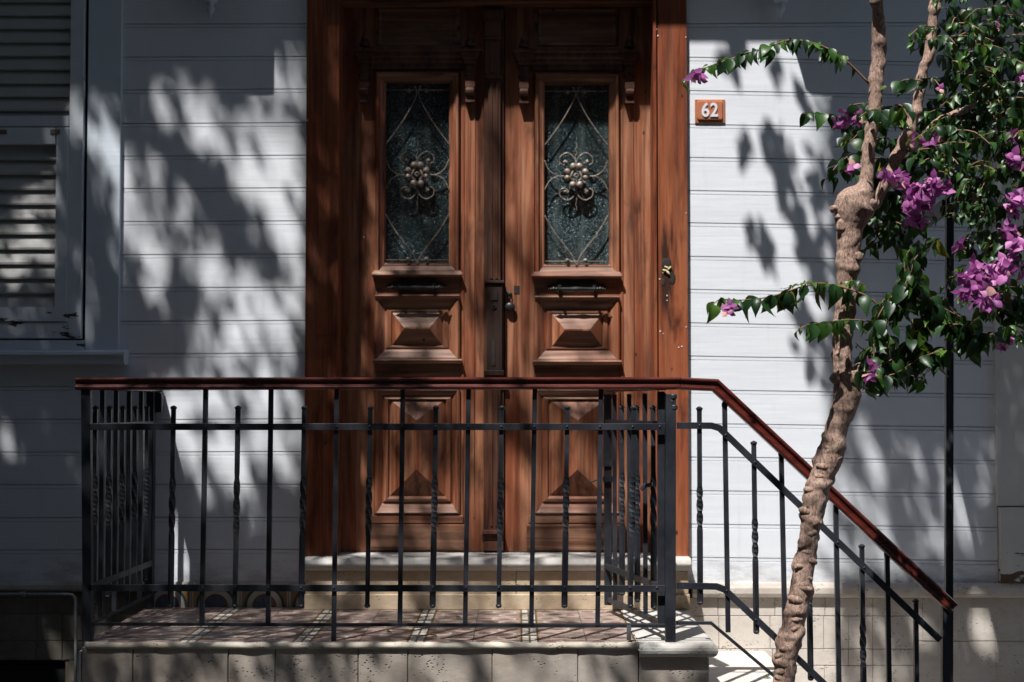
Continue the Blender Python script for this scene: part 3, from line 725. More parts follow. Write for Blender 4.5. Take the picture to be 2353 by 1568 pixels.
    for sd in (-1, 1):
        curve([(sd * 7, -208), (sd * 2, -190), (sd * 9, -170), (sd * 30, -132), (sd * 52, -100), (sd * 73, -72)])
        curve([(sd * 73, 92), (sd * 52, 128), (sd * 28, 160), (sd * 9, 186), (sd * 2, 202), (0, 208)])
        curve([(sd * 73, -36), (sd * 63, -14), (sd * 45, -1), (sd * 28, 0)]); curve([(sd * 73, 32), (sd * 62, 12), (sd * 46, 2), (sd * 30, 0)])
        curve([(0, -28), (sd * 4, -42), (sd * 20, -54), (sd * 36, -46), (sd * 38, -32), (sd * 28, -26), (sd * 21, -33), (sd * 27, -38)])
        curve([(0, 28), (sd * 5, 46), (sd * 20, 56), (sd * 36, 48), (sd * 38, 34), (sd * 27, 28), (sd * 18, 36), (sd * 26, 40)])
        for (xx, yy, r) in ((sd * 26, -33, .0062), (sd * 25, 36, .0062), (sd * 20, -196, .0085), (sd * 21, 196, .0085)):
            g_ = G(xx, yy, -.003); lathe(b, g_, [(r, .003), (r, 0), (r * .75, -.004), (r * .5, -.003), (r * .35, -.006), (.0005, -.006)], 12, 'Y')
        for (xx, yy, r) in ((sd * 7, -21, .0155), (sd * 21, -9, .0140), (sd * 21, 5, .0120), (sd * 8, 21, .0145)):
            ball(b, G(xx, yy, -.012), r, 1, .9, 1, 12)
        curve([(sd * 5, -16, -.01), (sd * 10, -4, -.016), (sd * 12, 6, -.012), (sd * 5, 13, -.012)], .005, 5)
    lathe(b, G(0, 0, -.018), [(.010, .006), (.011, .0), (.007, -.004), (.004, .002), (.001, .002)], 10, 'Y')
    curve([(0, -28), (-2, -46), (2, -54), (-2, -62), (2, -70), (-1, -80)], .0016, 6); curve([(0, 28), (1, 56), (-1, 66), (1, 74), (0, 80)], .0016, 6)
    box(b, G(-72, 0)[0], G(72, 0)[0], gy - .001, gy + .003, G(0, 199)[2], G(0, 197)[2]); box(b, G(-72, 0)[0], G(72, 0)[0], gy - .001, gy + .003, G(0, -197)[2], G(0, -199)[2])
    new_obj('scroll_grille', b, M['grille'], leafo, smooth=True)
    return leafo
L1 = door_leaf(958, 775, 1112, 'left door leaf with fluted centre post', 0)
L2 = door_leaf(1325, 1160, 1507, 'right door leaf with hanging padlock', 3)
# centre post (astragal) on the left leaf
b = B()
def ap(w0, w1, y0, y1, d, bb=None): pbox(bb or b, w0, y0, w1, y1, LF - d, LF + .01)
pf0 = LF
ap(1112, 1158, -5, 1268, .012)
ap(1122, 1150, 186, 644, .030); ap(1127, 1132, 192, 640, .034); ap(1139, 1144, 192, 640, .034)
ap(1122, 1150, 863, 1218, .028); ap(1127, 1132, 868, 1210, .032); ap(1139, 1144, 868, 1210, .032); ap(1108, 1156, 1219, 1228, .046); ap(1106, 1156, 1228.3, 1240, .036); ap(1110, 1156, 1240.3, 1266, .032)
ap(1108, 1156, 22, 40, .052); ap(1112, 1152, 40.3, 46, .045); ap(1114, 1150, 46.3, 84, .038); ap(1111, 1153, 84.3, 90, .045); ap(1115, 1149, 90.3, 173, .036); ap(1127, 1137, 98, 166, .040); ap(1111, 1153, 173.3, 180, .046); ap(1114, 1150, 180.3, 185.7, .038)
new_obj('centre_post', b, M['dark_door'], L1, bevel=.0015)
b = B(); ap(1118, 1154, 651, 851, .040); ap(1113, 1159, 645, 650.8, .048); ap(1112, 1158, 851.2, 862.8, .046)
new_obj('lock_case', b, wood('shade_darkened_wood', (.012, .007, .005), (.030, .014, .010), (.065, .032, .022), 'Z', .2, .5, .5), L1, bevel=.0015)  # dark wood, coloured darker still to stand in for heavy shade
b = B(); c = at(1135, 705, LF - .041); lathe(b, (c.x, LF - .041, c.z), [(.008, .003), (.009, -.003), (.005, -.004), (.004, .002)], 14, 'Y'); pbox(b, 1127, 668, 1143, 690, LF - .043, LF - .039); pbox(b, 1130, 780, 1138, 840, LF - .0425, LF - .039)
new_obj('keyhole', b, M['char'], L1)
b = B(); c = at(1172, 690, LF - .02)
tube(b, [(c.x - .009, LF - .01, c.z - .012), (c.x - .010, LF - .014, c.z + .004), (c.x, LF - .016, c.z + .014), (c.x + .010, LF - .014, c.z + .004), (c.x + .009, LF - .01, c.z - .012)], .0025, 8)
ball(b, (c.x, LF - .016, c.z - .028), .021, 1, .5, .95, 14); ball(b, (c.x, LF - .004, c.z + .026), .008, 1, .6, 1, 8); tube(b, [(c.x - .016, LF - .006, c.z + .05), (c.x - .008, LF - .012, c.z + .026), (c.x, LF - .016, c.z + .012)], .003, 6)
new_obj('padlock', b, M['handle'], L2, smooth=True)
b = B(); pbox(b, 1181, 657, 1194, 675, LF - .002, LF + .002); new_obj('inlay_patch', b, M['char'], L2)

# ================================================================== house number plate
c0, c1 = at(1597, 283, -.004), at(1666, 229, -.004)
plate = thing('house_number_plate', 'small terracotta enamel plate with white number 62 beside the door', 'number plate', ((c0.x + c1.x) / 2, -.004, c0.z))
b = B(); loops(b, [(c0.x, c1.x, c0.z, c1.z, .001), (c0.x, c1.x, c0.z, c1.z, -.004), (c0.x + .001, c1.x - .001, c0.z + .001, c1.z - .001, -.005)])
new_obj('plate', b, M['plate'], plate)
b = B(); p0, p1 = at(1602, 275.5, -.008), at(1660.5, 232, -.008); R_ = .007
def rrect(x0, x1, z0, z1, r, n=5):
    pts = []
    for (cx_, cz_, a0) in ((x1 - r, z1 - r, 0), (x0 + r, z1 - r, pi / 2), (x0 + r, z0 + r, pi), (x1 - r, z0 + r, 1.5 * pi)):
        for k in range(n + 1): a_ = a0 + k * pi / 2 / n; pts.append((cx_ + r * cos(a_), cz_ + r * sin(a_)))
    return pts
prev = None
for (ins, y) in ((0, -.005), (0, -.009), (.0015, -.0115), (.004, -.012)):
    ring = [b.verts.new((x, y, z)) for x, z in rrect(p0.x + ins, p1.x - ins, p0.z + ins, p1.z - ins, R_)]
    if prev:
        for i in range(len(ring)): j = (i + 1) % len(ring); b.faces.new([prev[i], prev[j], ring[j], ring[i]])
    prev = ring
b.faces.new(prev); new_obj('raised_field', b, M['plate'], plate)
cu = bpy.data.curves.new('numerals', 'FONT'); cu.body = '62'; cu.size = .077; cu.align_x = 'CENTER'; cu.align_y = 'CENTER'; cu.extrude = .0015; cu.offset = .0014; cu.space_character = 1.06
cu.materials.append(M['numeral']); to = bpy.data.objects.new('numerals', cu); COL.objects.link(to); to.parent = plate
pm_ = at(1631, 254.5, -.014); to.location = Vector((pm_.x, -.0142, pm_.z)) - plate.location; to.rotation_euler = (pi / 2, 0, 0); to.scale = (.86, 1, 1)
dg = bpy.context.evaluated_depsgraph_get(); me_ = bpy.data.meshes.new_from_object(to.evaluated_get(dg)); nm = bpy.data.objects.new('numerals', me_); COL.objects.link(nm)
nm.parent = plate; nm.location = to.location; nm.rotation_euler = to.rotation_euler; nm.scale = to.scale; bpy.data.objects.remove(to); nm.name = 'numerals'
b = B()
for px, py in ((1600, 231), (1663, 231), (1600, 279), (1663, 280)): ball(b, at(px, py, -.0055), .0016, 1, .5, 1, 8)
new_obj('screw', b, M['handle'], plate)

# ================================================================== porch
porch = thing('porch', 'raised stone porch with patterned cement tiles in front of the door', 'porch', (-.5, -.5, GZ))
PY = -.93; PXL = X(184, PY, 1480); PXR = X(1467, PY, 1480)
b = B(); box(b, PXL + .012, PXR, PY + .004, -.0, -.02, 0.0); fl = new_obj('tile_floor', b, M['tile'], porch)
# tile nosing (pale worn edge, chipped)
b = B(); n = 90; prof_n = [(PY + .006, .001), (PY - .006, -.002), (PY - .012, -.010), (PY - .008, -.020), (PY + .006, -.022)]
cols = []
for k in range(n + 1):
    x = PXL + .02 + (PXR - PXL - .02) * k / n; e = noise.noise((x * 14, 0, 0)) * .003
    cols.append([b.verts.new((x, y + (e if 0 < i < 4 else 0), z - abs(e) * .8)) for i, (y, z) in enumerate(prof_n)])
for c_0, c_1 in zip(cols, cols[1:]):
    for j in range(4): b.faces.new([c_0[j], c_1[j], c_1[j + 1], c_0[j + 1]])
new_obj('tile_nosing', b, stone('chipped_tile_edge', (.42, .38, .31), (.56, .52, .44), .5, .7), porch, smooth=True)
# front stone facing
rects = []; course(1487, 1572, [186, 305, 524, 632, 823, 937, 1131, 1328, 1467]); course(1572, 1700, [186, 400, 590, 760, 940, 1100, 1300, 1467]); 
b = B(); blocks(b, rects, PY, PY + .04, PY); new_obj('facing_stones', b, M['travertine'], porch, bevel=.003)
b = B(); box(b, PXL + .004, PXR - .004, PY + .006, -.001, GZ, -.021); new_obj('porch_core', b, M['mortar'], porch)
b = B(); box(b, PXL - .006, PXL + .003, PY - .004, PY + .30, GZ, -.03); new_obj('side_slab', b, M['marble'], porch, bevel=.003)
# fan tile skirting
b = B(); box(b, X(350, 0), X(700, 0), -.012, .004, .0005, .072); new_obj('skirting_tiles', b, M['fan_tile'], porch)
b = B(); box(b, PXL + .02, X(350, 0), -.014, .004, .0005, .10); new_obj('skirting_stone', b, M['marble'], porch, bevel=.003)
# marble landing with bullnose, then steps going down to the right
XL0, XL1 = PXR + .001, X(1652, -.95, 1475)
def slab(x0, x1, zt, th_, y0=-.955, y1=-.0):
    bb = B(); r = th_ / 2; n = 8; prof = []
    for k in range(n + 1): a_ = -pi / 2 + pi * k / n; prof.append((-cos(a_) * r, sin(a_) * r))
    # front bullnose and right bullnose by a mitred pair of rounded edges
    zc = zt - r; rows = []
    for (o_, h) in prof:
        rows.append([bb.verts.new((x0, y0 + r + o_, zc + h)), bb.verts.new((x1 - r - o_ * .9, y0 + r + o_, zc + h)), bb.verts.new((x1 - r - o_ * .9, y1, zc + h))])
    for r0, r1 in zip(rows, rows[1:]):
        for j in range(2): bb.faces.new([r0[j], r0[j + 1], r1[j + 1], r1[j]])
    bb.faces.new([rows[-1][0], rows[-1][1], rows[-1][2], bb.verts.new((x0, y1, zt))]); bb.faces.new([rows[0][0], rows[0][1], rows[0][2], bb.verts.new((x0, y1, zt - th_))])
    return bb
ld = new_obj('landing_slab', slab(XL0, XL1, 0.0, .048), M['marble'], porch)
RS = .172
b = B(); box(b, XL0 + .001, XL1 - .03, -.925, -.001, -RS - .03, -.0485); new_obj('riser', b, M['travertine'], porch, bevel=.003)
x = XL1; 
for k in range(1, 5):
    zt = -RS * k
    new_obj('step', slab(XL0, XL1 + .315 * k, zt, .042, -.90), M['base_stone'], porch)
    b = B(); box(b, XL0 + .001, XL1 + .315 * k - .025, -.86, -.001, max(zt - RS - .01, GZ), zt - .0425); new_obj('riser', b, M['base_stone'], porch)

# ================================================================== iron railings
RY = -.90
HP = [(-.026, -.018), (-.020, -.021), (.020, -.021), (.026, -.018), (.027, -.010), (.019, -.005), (.018, .006), (.026, .011), (.026, .017), (.018, .021), (-.018, .021), (-.026, .017), (-.026, .011), (-.018, .006), (-.019, -.005), (-.027, -.010)]
def sqbar(bm, p0, p1, s=.008, twist=None, turns=.85, knobs=False, foot=False, rot=0):
    p0 = Vector(p0); p1 = Vector(p1); L = (p1 - p0).length; n = 2 if not twist else 40; rings = []
    for i in range(n + 1):
        t = i / n; a = rot
        sc = s
        if twist:
            q = min(1, max(0, (t - twist[0]) / (twist[1] - twist[0]))); a += q * turns * 2 * pi
            if 0 < q < 1: sc = s * (1 + .10 * sin(pi * q))
        p = p0.lerp(p1, t)
        rings.append([bm.verts.new((p.x + sc * 1.414 * cos(a + pi / 4 + k * pi / 2), p.y + sc * 1.414 * sin(a + pi / 4 + k * pi / 2), p.z)) for k in range(4)])
    for r0, r1 in zip(rings, rings[1:]):
        for k in range(4): bm.faces.new([r0[k], r0[(k + 1) % 4], r1[(k + 1) % 4], r1[k]])
    bm.faces.new(rings[0]); bm.faces.new(rings[-1])
    if knobs:
        up_ = p0 if p0.z > p1.z else p1; dn = p1 if p0.z > p1.z else p0
        lathe(bm, up_, [(s * 1.15, -.006), (s * 1.5, -.001), (s * 1.5, .003), (s * .8, .007), (.0008, .009)], 10)
        lathe(bm, dn, [(.0008, -.007), (s * 1.0, -.005), (s * 1.45, .001), (s * 1.1, .006)], 10)
railing = thing('porch_railing', 'black iron railing with straight dark red handrail along the porch front', 'railing', (-.48, RY, 0))
def bar_px(parent, xt, yt, xb, yb, knob=False, Y=RY, s=.0078):
    p0, p1 = at(xt, yt, Y), at(xb, yb, Y); b = B()
    if knob: sqbar(b, p0, p1, s * .97, (.34, .64), random.choice((.75, .85, 1.0)), True, rot=random.uniform(-.1, .1))
    else: sqbar(b, p0, p1, s)
    return new_obj('baluster', b, M['iron'], parent, smooth=False)
for xt, xb, yb in ((473, 464, 1432), (623, 616, 1432), (774, 767, 1474), (926, 919, 1434), (1077, 1069, 1434), (1229, 1221, 1436), (1381, 1373, 1437)):
    bar_px(railing, xt, 890, xb, yb)
for xt, xb in ((399, 392), (547, 540), (700, 692), (851, 844), (1002, 994), (1153, 1146), (1304, 1297), (1456, 1449)):
    bar_px(railing, xt, 938, xb, 1393, True)
def flat(parent, pts, hh=.0112, y0=-.0155, y1=-.0095, Y=RY, name='rail_bar'):
    b = B(); path = [at(px, py, Y) for px, py in pts]
    sweep(b, path, [(y0, -hh), (y1, -hh), (y1, hh), (y0, hh)], (0, 1, 0)); return new_obj(name, b, M['iron'], parent, bevel=.001)
for i_, o_ in enumerate((flat(railing, [(206, 981), (1528, 981)]), flat(railing, [(206, 1350), (1528, 1352)]))):
    b = B(); yy = 981 if i_ == 0 else 1351
    for xx in (472, 622, 773, 925, 1076, 1228, 1379, 398, 546, 698, 849, 1001, 1152, 1303, 1454, 1516):
        c = at(xx - (0 if i_ == 0 else 6), yy, RY - .016); ball(b, c, .0042, 1, .6, 1, 8)
    new_obj('rivets', b, M['iron'], o_, smooth=True)
flat(railing, [(206, 1434), (1530, 1438)], .0055, -.006, .006)
# legs to the floor edge
for px in (1445,):
    b = B(); sqbar(b, at(px, 1436, RY), at(px, 1471, RY - .02), .007); new_obj('foot', b, M['iron'], railing)
# posts
def post(parent, xt, yt, xb, yb, w_, Y=RY, dp=None, name='post'):
    b = B(); p, q = at(xt, yt, Y), at(xb, yb, Y); dp = dp or w_
    vs = [b.verts.new((c.x + sx_ * w_ / 2, c.y + sy_ * dp / 2, c.z)) for c in (p, q) for sx_, sy_ in ((-1, -1), (1, -1), (1, 1), (-1, 1))]
    for f in ((0, 1, 2, 3), (4, 5, 6, 7), (0, 1, 5, 4), (1, 2, 6, 5), (2, 3, 7, 6), (3, 0, 4, 7)): b.faces.new([vs[i] for i in f])
    return new_obj(name, b, M['iron'], parent, bevel=.002)
post(railing, 199, 890, 203, 1478, .031); post(railing, 1541, 905, 1540, 1476, .034, RY - .005)
post(railing, 1519, 900, 1519, 1437, .024, RY + .02)
b = B(); p = at(1546, 912, RY)
for (dx_, dz_, r) in ((0, 0, .014), (-.004, -.018, .011), (.003, -.036, .013)): lathe(b, (p.x + dx_, RY - .012, p.z + dz_), [(r * .8, -.008), (r, -.005), (r, .005), (r * .8, .008)], 12)
new_obj('hinge_pin', b, M['iron'], railing)
# front handrail, with end returning to the wall on the left
b = B(); sweep(b, [at(176, 882, RY), at(1562, 881.5, RY)], HP, (0, 1, 0)); hr = new_obj('handrail', b, M['rail'], railing, bevel=.002)
SX = X(203, RY); SXw = X(347, -.06); zh = at(300, 882, RY).z
b = B(); pr = [(a_, b_ * .98) for a_, b_ in HP]; sweep(b, [(SX + .005, RY + .03, zh), (SXw, -.004, zh)], pr, (1, 0, 0)); new_obj('handrail', b, M['rail'], railing, bevel=.002)
ZU, ZL_, ZF = at(300, 981, RY).z, at(300, 1350, RY).z, at(300, 1436, RY).z
def sx(y): t = (y - RY) / (-.05 - RY); return SX + (SXw - SX) * t
for zz, hh in ((ZU, .011), (ZL_, .011), (ZF, .0055)):
    b = B(); sweep(b, [(sx(RY + .02) , RY + .02, zz), (sx(-.06), -.06, zz)], [(.010, -hh), (.015, -hh), (.015, hh), (.010, hh)], (1, 0, 0)); new_obj('rail_bar', b, M['iron'], railing)
for i in range(1, 10):
    y = RY + .087 * i; b = B()
    if i % 2: sqbar(b, (sx(y), y, at(0, 938, RY).z), (sx(y), y, at(0, 1393, RY).z), .0075, (.34, .64), .85, True)
    else: sqbar(b, (sx(y), y, zh - .02), (sx(y), y, ZF), .0078)
    new_obj('baluster', b, M['iron'], railing)
b = B(); box(b, SXw - .015, SXw + .015, -.075, -.035, .004, zh - .02); box(b, SXw + .002, SXw + .040, -.05, -.004, zh - .10, zh - .022); new_obj('post', b, M['iron'], railing, bevel=.002)

# stair railing
stair = thing('stair_railing', 'black iron stair railing with dark red handrail sloping down to the right', 'railing', (1.0, RY, GZ))
b = B(); sweep(b, [at(1562.5, 882, RY), at(1643, 885.5, RY), at(2189, 1397, RY)], HP, (0, 1, 0)); new_obj('handrail', b, M['rail'], stair, bevel=.002)
flat(stair, [(1554, 978), (1634, 978.5), (1652, 984), (2158, 1470)]); flat(stair, [(1554, 1345), (1645, 1347), (1664, 1354), (2158, 1822)]); flat(stair, [(1554, 1431), (1634, 1432), (1780, 1555), (2158, 1890)], .0055, -.006, .006)
flat(stair, [(1554, 882 + 13), (1554.5, 978)], .010) if False else None
for (xt, yt, xb, yb, kn) in ((1607, 940, 1609, 1386, 1), (1665, 928, 1673, 1453, 0), (1732, 1019, 1738, 1453, 1), (1795, 1040, 1806, 1566, 0), (1856, 1130, 1863, 1560, 1), (1920, 1150, 1930, 1700, 0), (1980, 1256, 1986, 1700, 1), (2038, 1272, 2047, 1810, 0), (2104, 1382, 2109, 1840, 1)):
    b = B(); p0, p1 = at(xt, yt, RY), at(xb, yb, RY)
    if kn: sqbar(b, p0, p1, .0076, (.40, .62), .8, True)
    else:
        sqbar(b, p0, p1, .0078); lathe(b, p0, [(.0095, -.012), (.0105, -.004), (.009, .004), (.004, .008)], 8)
        box(b, p0.x - .006, p0.x + .018, RY - .006, RY + .006, p0.z - .0, p0.z + .011)
    new_obj('baluster', b, M['iron'], stair)
b = B()
for px, py in ((1608, 978), (1668, 1000), (1735, 1063), (1925, 1247), (1986, 1305), (2043, 1360), (1670, 1358), (1737, 1425)): ball(b, at(px, py, RY - .016), .0042, 1, .6, 1, 8)
new_obj('rivets', b, M['iron'], stair, smooth=True)
post(stair, 2176, 1396, 2175, 1990, .036, RY, .03)

# tall pole with cross arm to the wall
pole = thing('pole', 'tall slim black steel pole with a flat arm running back to the wall', 'pole', (X(2182, RY), RY + .012, GZ))
post(pole, 2182, 405, 2180, 1385, .0255, RY + .034, .025, 'upright')
px_ = X(2182, RY + .034); b = B(); zc = at(2182, 474, RY).z
xw_ = X(2083, -.03, 540)
vs = []
for (xx, yy) in ((px_ - .008, RY + .05), (xw_, -.012)):
    for dx_ in (-.006, .006):
        for dz_ in (-.030, .030): vs.append(b.verts.new((xx + dx_, yy, zc + dz_)))
for f in ((0, 1, 3, 2), (4, 5, 7, 6), (0, 1, 5, 4), (2, 3, 7, 6), (0, 2, 6, 4), (1, 3, 7, 5)): b.faces.new([vs[i] for i in f])
new_obj('cross_arm', b, M['iron'], pole, bevel=.002)
b = B(); box(b, xw_ - .035, xw_ + .03, -.012, .0, zc - .065, zc + .045); new_obj('wall_plate', b, M['iron'], pole, bevel=.002)

# gate, swung slightly inwards
GH = Vector((X(1521, RY + .03), RY + .045)); GE = Vector((X(1396, -.17), -.17)); gl = (GE - GH).length; gd = (GE - GH) / gl
gate = thing('iron_gate', 'small black iron gate standing open at the top of the steps', 'gate', (GH.x, GH.y, 0))
gs = Vector((-gd.y, gd.x, 0)); zu2, zl2, zf2 = .728, .178, .052
def gp(t, z): p = GH + gd * (gl * t); return (p.x, p.y, z)
for zz, hh in ((zu2, .011), (zl2, .011), (zf2, .008)):
    b = B(); sweep(b, [gp(0, zz), gp(1, zz)], [(.009, -hh), (.015, -hh), (.015, hh), (.009, hh)] if hh > .01 else [(-.01, -hh), (.01, -hh), (.01, hh), (-.01, hh)], gs); new_obj('rail_bar', b, M['iron'], gate)
for t in (0, 1):
    b = B(); sqbar(b, gp(t, .835), gp(t, .03 if t else .04), .0145); new_obj('stile', b, M['iron'], gate, bevel=.002)
for i in range(1, 7):
    t = i / 7; b = B()
    if i in (1, 3, 5): sqbar(b, gp(t, .785), gp(t, .095), .0078, (.34, .64), .85, True)
    else: sqbar(b, gp(t, .835), gp(t, zf2), .0078)
    new_obj('baluster', b, M['iron'], gate)
b = B(); sweep(b, [gp(0.01, zh - .001), gp(1.02, zh - .001)], HP, gs); new_obj('handrail', b, M['rail'], gate, bevel=.002)
b = B(); g1 = Vector(gp(1, .565)); box(b, g1.x - .018, g1.x + .018, g1.y - .022, g1.y + .012, .56, .582); box(b, g1.x - .018, g1.x + .03, g1.y - .026, g1.y + .012, .50, .522)
tube(b, [(g1.x, g1.y, .515), (g1.x - .04, g1.y - .02, .508), (g1.x - .075, g1.y - .03, .498)], .003, 6); g0 = Vector(gp(.1, .51)); tube(b, [(g0.x - .05, g0.y, .50), (g0.x - .04, g0.y, .515), (g0.x - .01, g0.y, .52)], .008, 8)
new_obj('latch', b, M['iron'], gate)

# grey conduit along the wall foot at the left
b = B(); Yp = -.035; pts = [at(-700, 1366, Yp), at(150, 1366, Yp), at(166, 1367, Yp), at(173, 1374, Yp), at(174, 1390, Yp), at(174, 1485, Yp - .01), at(174, 1700, Yp - .01)]
tube(b, pts, .0062, 10); cp = thing('conduit_pipe', 'thin grey pipe running under the window and turning down beside the porch', 'pipe', (pts[-1].x, Yp, GZ))
new_obj('pipe', b, M['pipe'], cp, smooth=True)
b = B(); q = at(52, 1366, Yp); lathe(b, (q.x - .012, Yp, q.z), [(.008, 0), (.010, .002), (.010, .022), (.008, .024)], 12, 'X'); new_obj('pipe_clip', b, M['pipe'], cp)

# ================================================================== bougainvillea
TY = -1.30
boug = thing('bougainvillea_tree', 'knobbly trunked bougainvillea with glossy leaves and magenta flowers in front of the stair railing', 'tree', (X(1800, TY), TY, GZ))
def trunk_tube(rows, Yf, seg=36, step=.007, lump=.0, seed=0, extra=None, thin=.95):
    """rows: (py, left px, right px) down the trunk; Yf(t) depth"""
    b = B(); P = []
    n0 = len(rows)
    for i, (py, a, c) in enumerate(rows):
        Yv = Yf(i / (n0 - 1)); p = at((a + c) / 2, py, Yv); q = at(c, py, Yv); P.append((p, abs(q.x - p.x) * thin))
    dense = []
    for i in range(len(P) - 1):
        p0, p1, p2, p3 = P[max(i - 1, 0)], P[i], P[i + 1], P[min(i + 2, len(P) - 1)]
        n = max(1, int((p2[0] - p1[0]).length / step))
        for k in range(n):
            t = k / n; cr = lambda a, b_, c, d: .5 * ((2 * b_) + (c - a) * t + (2 * a - 5 * b_ + 4 * c - d) * t * t + (3 * b_ - a - 3 * c + d) * t ** 3)
            dense.append((cr(p0[0], p1[0], p2[0], p3[0]), max(.004, cr(p0[1], p1[1], p2[1], p3[1]))))
    dense.append(P[-1]); rings = []
    for i, (p, r) in enumerate(dense):
        t = (dense[min(i + 1, len(dense) - 1)][0] - dense[max(i - 1, 0)][0]).normalized()
        e1 = Vector((1, 0, 0)); e1 = (e1 - t * e1.dot(t)).normalized(); e2 = t.cross(e1); ring = []
        for k in range(seg):
            a = 2 * pi * k / seg; d = e1 * cos(a) + e2 * sin(a); q = p + d * r
            h = noise.fractal(q * 9 + Vector((seed, 0, 0)), 1, 2, 4) * lump * .8
            v = noise.noise(Vector((q.x * 17, q.y * 17, q.z * 30 + seed))); h += (max(0, v) ** .8) * lump * 3.0 * (1 if extra is None else extra(p.z))
            h += noise.noise(q * 90) * .0016 + noise.noise(q * 45) * .0016
            ring.append(b.verts.new(q + d * (h - lump * .5)))
        rings.append(ring)
    for r0, r1 in zip(rings, rings[1:]):
        for k in range(seg): b.faces.new([r0[k], r0[(k + 1) % seg], r1[(k + 1) % seg], r1[k]])
    b.faces.new(rings[0]); b.faces.new(rings[-1]); return b
rows = [(380, 1981, 2008), (404, 1976, 2009), (424, 1970, 2010), (440, 1954, 2014), (454, 1934, 2016), (468, 1918, 2014), (486, 1912, 2006), (506, 1914, 1996), (530, 1920, 1985), (572, 1922, 1980), (611, 1917, 1978), (642, 1919, 1970), (695, 1918, 1969), (765, 1911, 1961), (820, 1910, 1960), (853, 1911, 1962), (885, 1912, 1978), (915, 1912, 1978), (940, 1905, 1968), (962, 1901, 1958), (1006, 1888, 1946), (1050, 1875, 1939), (1095, 1859, 1917), (1161, 1841, 1901), (1227, 1834, 1886), (1316, 1820, 1871), (1405, 1802, 1858), (1493, 1780, 1838), (1537, 1777, 1832), (1580, 1774, 1830), (1700, 1765, 1835), (1850, 1755, 1838), (2000, 1740, 1860)]
lum = lambda z: 1.0 if z < at(0, 1000, TY).z else .5
tr = new_obj('trunk', trunk_tube(rows, lambda t: TY, 44, .005, .0050, 3, lum), M['bark'], boug, smooth=True)
# knots and stubs
b = B()
for (px, py, r, sy_) in ((1968, 590, .020, .9), (1916, 480, .015, .8), (1996, 470, .026, .9), (1950, 480, .030, .9), (1935, 520, .02, 1.2), (1962, 868, .030, 1.2), (1975, 850, .022, 1), (1920, 870, .018, 1), (1926, 498, .01, 1)):
    c = at(px, py, TY - .022); m = Matrix.Translation(c) @ Matrix.Diagonal((1, .8, sy_, 1)); bmesh.ops.create_icosphere(b, subdivisions=4, radius=r, matrix=m)
zlo, zhi = at(0, 1568, TY).z, at(0, 1010, TY).z
k = 0; py = 1010
while py < 1600:
    for j in range(len(rows) - 1):
        if rows[j][0] <= py < rows[j + 1][0]:
            t = (py - rows[j][0]) / (rows[j + 1][0] - rows[j][0]); a = rows[j][1] + t * (rows[j + 1][1] - rows[j][1]); c2 = rows[j][2] + t * (rows[j + 1][2] - rows[j][2])
    u_ = random.choice((.28, .42, .58, .72)) + random.uniform(-.08, .08)
    rr = (c2 - a) / 2 / 734; xx = a + (c2 - a) * u_; off = sqrt(max(.02, 1 - (2 * u_ - 1) ** 2)) * rr
    c = at(xx, py, TY - off * .62); m = Matrix.Translation(c) @ Matrix.Rotation(random.uniform(-.5, .5), 4, 'Y') @ Matrix.Diagonal((1.7, 1.0, .95, 1))
    bmesh.ops.create_icosphere(b, subdivisions=3, radius=random.uniform(.010, .016), matrix=m); py += random.uniform(15, 27)
for v in b.verts: v.co += Vector((noise.noise(v.co * 60), noise.noise(v.co * 60 + Vector((9, 0, 0))), noise.noise(v.co * 60 + Vector((0, 9, 0))))) * .003
new_obj('knots', b, M['bark'], tr, smooth=True)
left_rows = [(-1500, 1800, 1812), (-700, 1900, 1916), (-260, 1972, 1992), (-100, 1998, 2022), (0, 2001, 2030), (67, 2002, 2035), (134, 2001, 2036), (202, 1996, 2028), (269, 1993, 2024), (336, 1982, 2013), (403, 1974, 2010), (440, 1966, 2008), (475, 1955, 2005)]
new_obj('branch', trunk_tube(left_rows, lambda t: TY - .5 * max(0, .45 - t), 28, .006, .003, 11), M['bark'], boug, smooth=True)
right_rows = [(-1500, 2330, 2344), (-700, 2240, 2258), (-200, 2152, 2174), (0, 2135, 2162), (50, 2130, 2157), (118, 2122, 2148), (168, 2108, 2133), (235, 2096, 2122), (286, 2080, 2108), (336, 2058, 2089), (380, 2040, 2068), (420, 2021, 2050), (450, 2004, 2034), (480, 1990, 2012)]
new_obj('branch', trunk_tube(right_rows, lambda t: TY + .02, 28, .006, .003, 17), M['bark'], boug, smooth=True)
side_rows = [(215, 2270, 2283), (245, 2225, 2240), (262, 2185, 2204), (280, 2150, 2172), (310, 2118, 2140), (345, 2085, 2105)]
new_obj('branch', trunk_tube(side_rows, lambda t: TY + .10 * (1 - t), 20, .006, .002, 23), M['bark'], boug, smooth=True)
stub_rows = [(835, 2004, 2016), (862, 1976, 2000), (885, 1955, 1985), (900, 1940, 1968)]
new_obj('branch', trunk_tube(stub_rows, lambda t: TY - .01, 20, .005, .003, 29), M['bark'], boug, smooth=True)

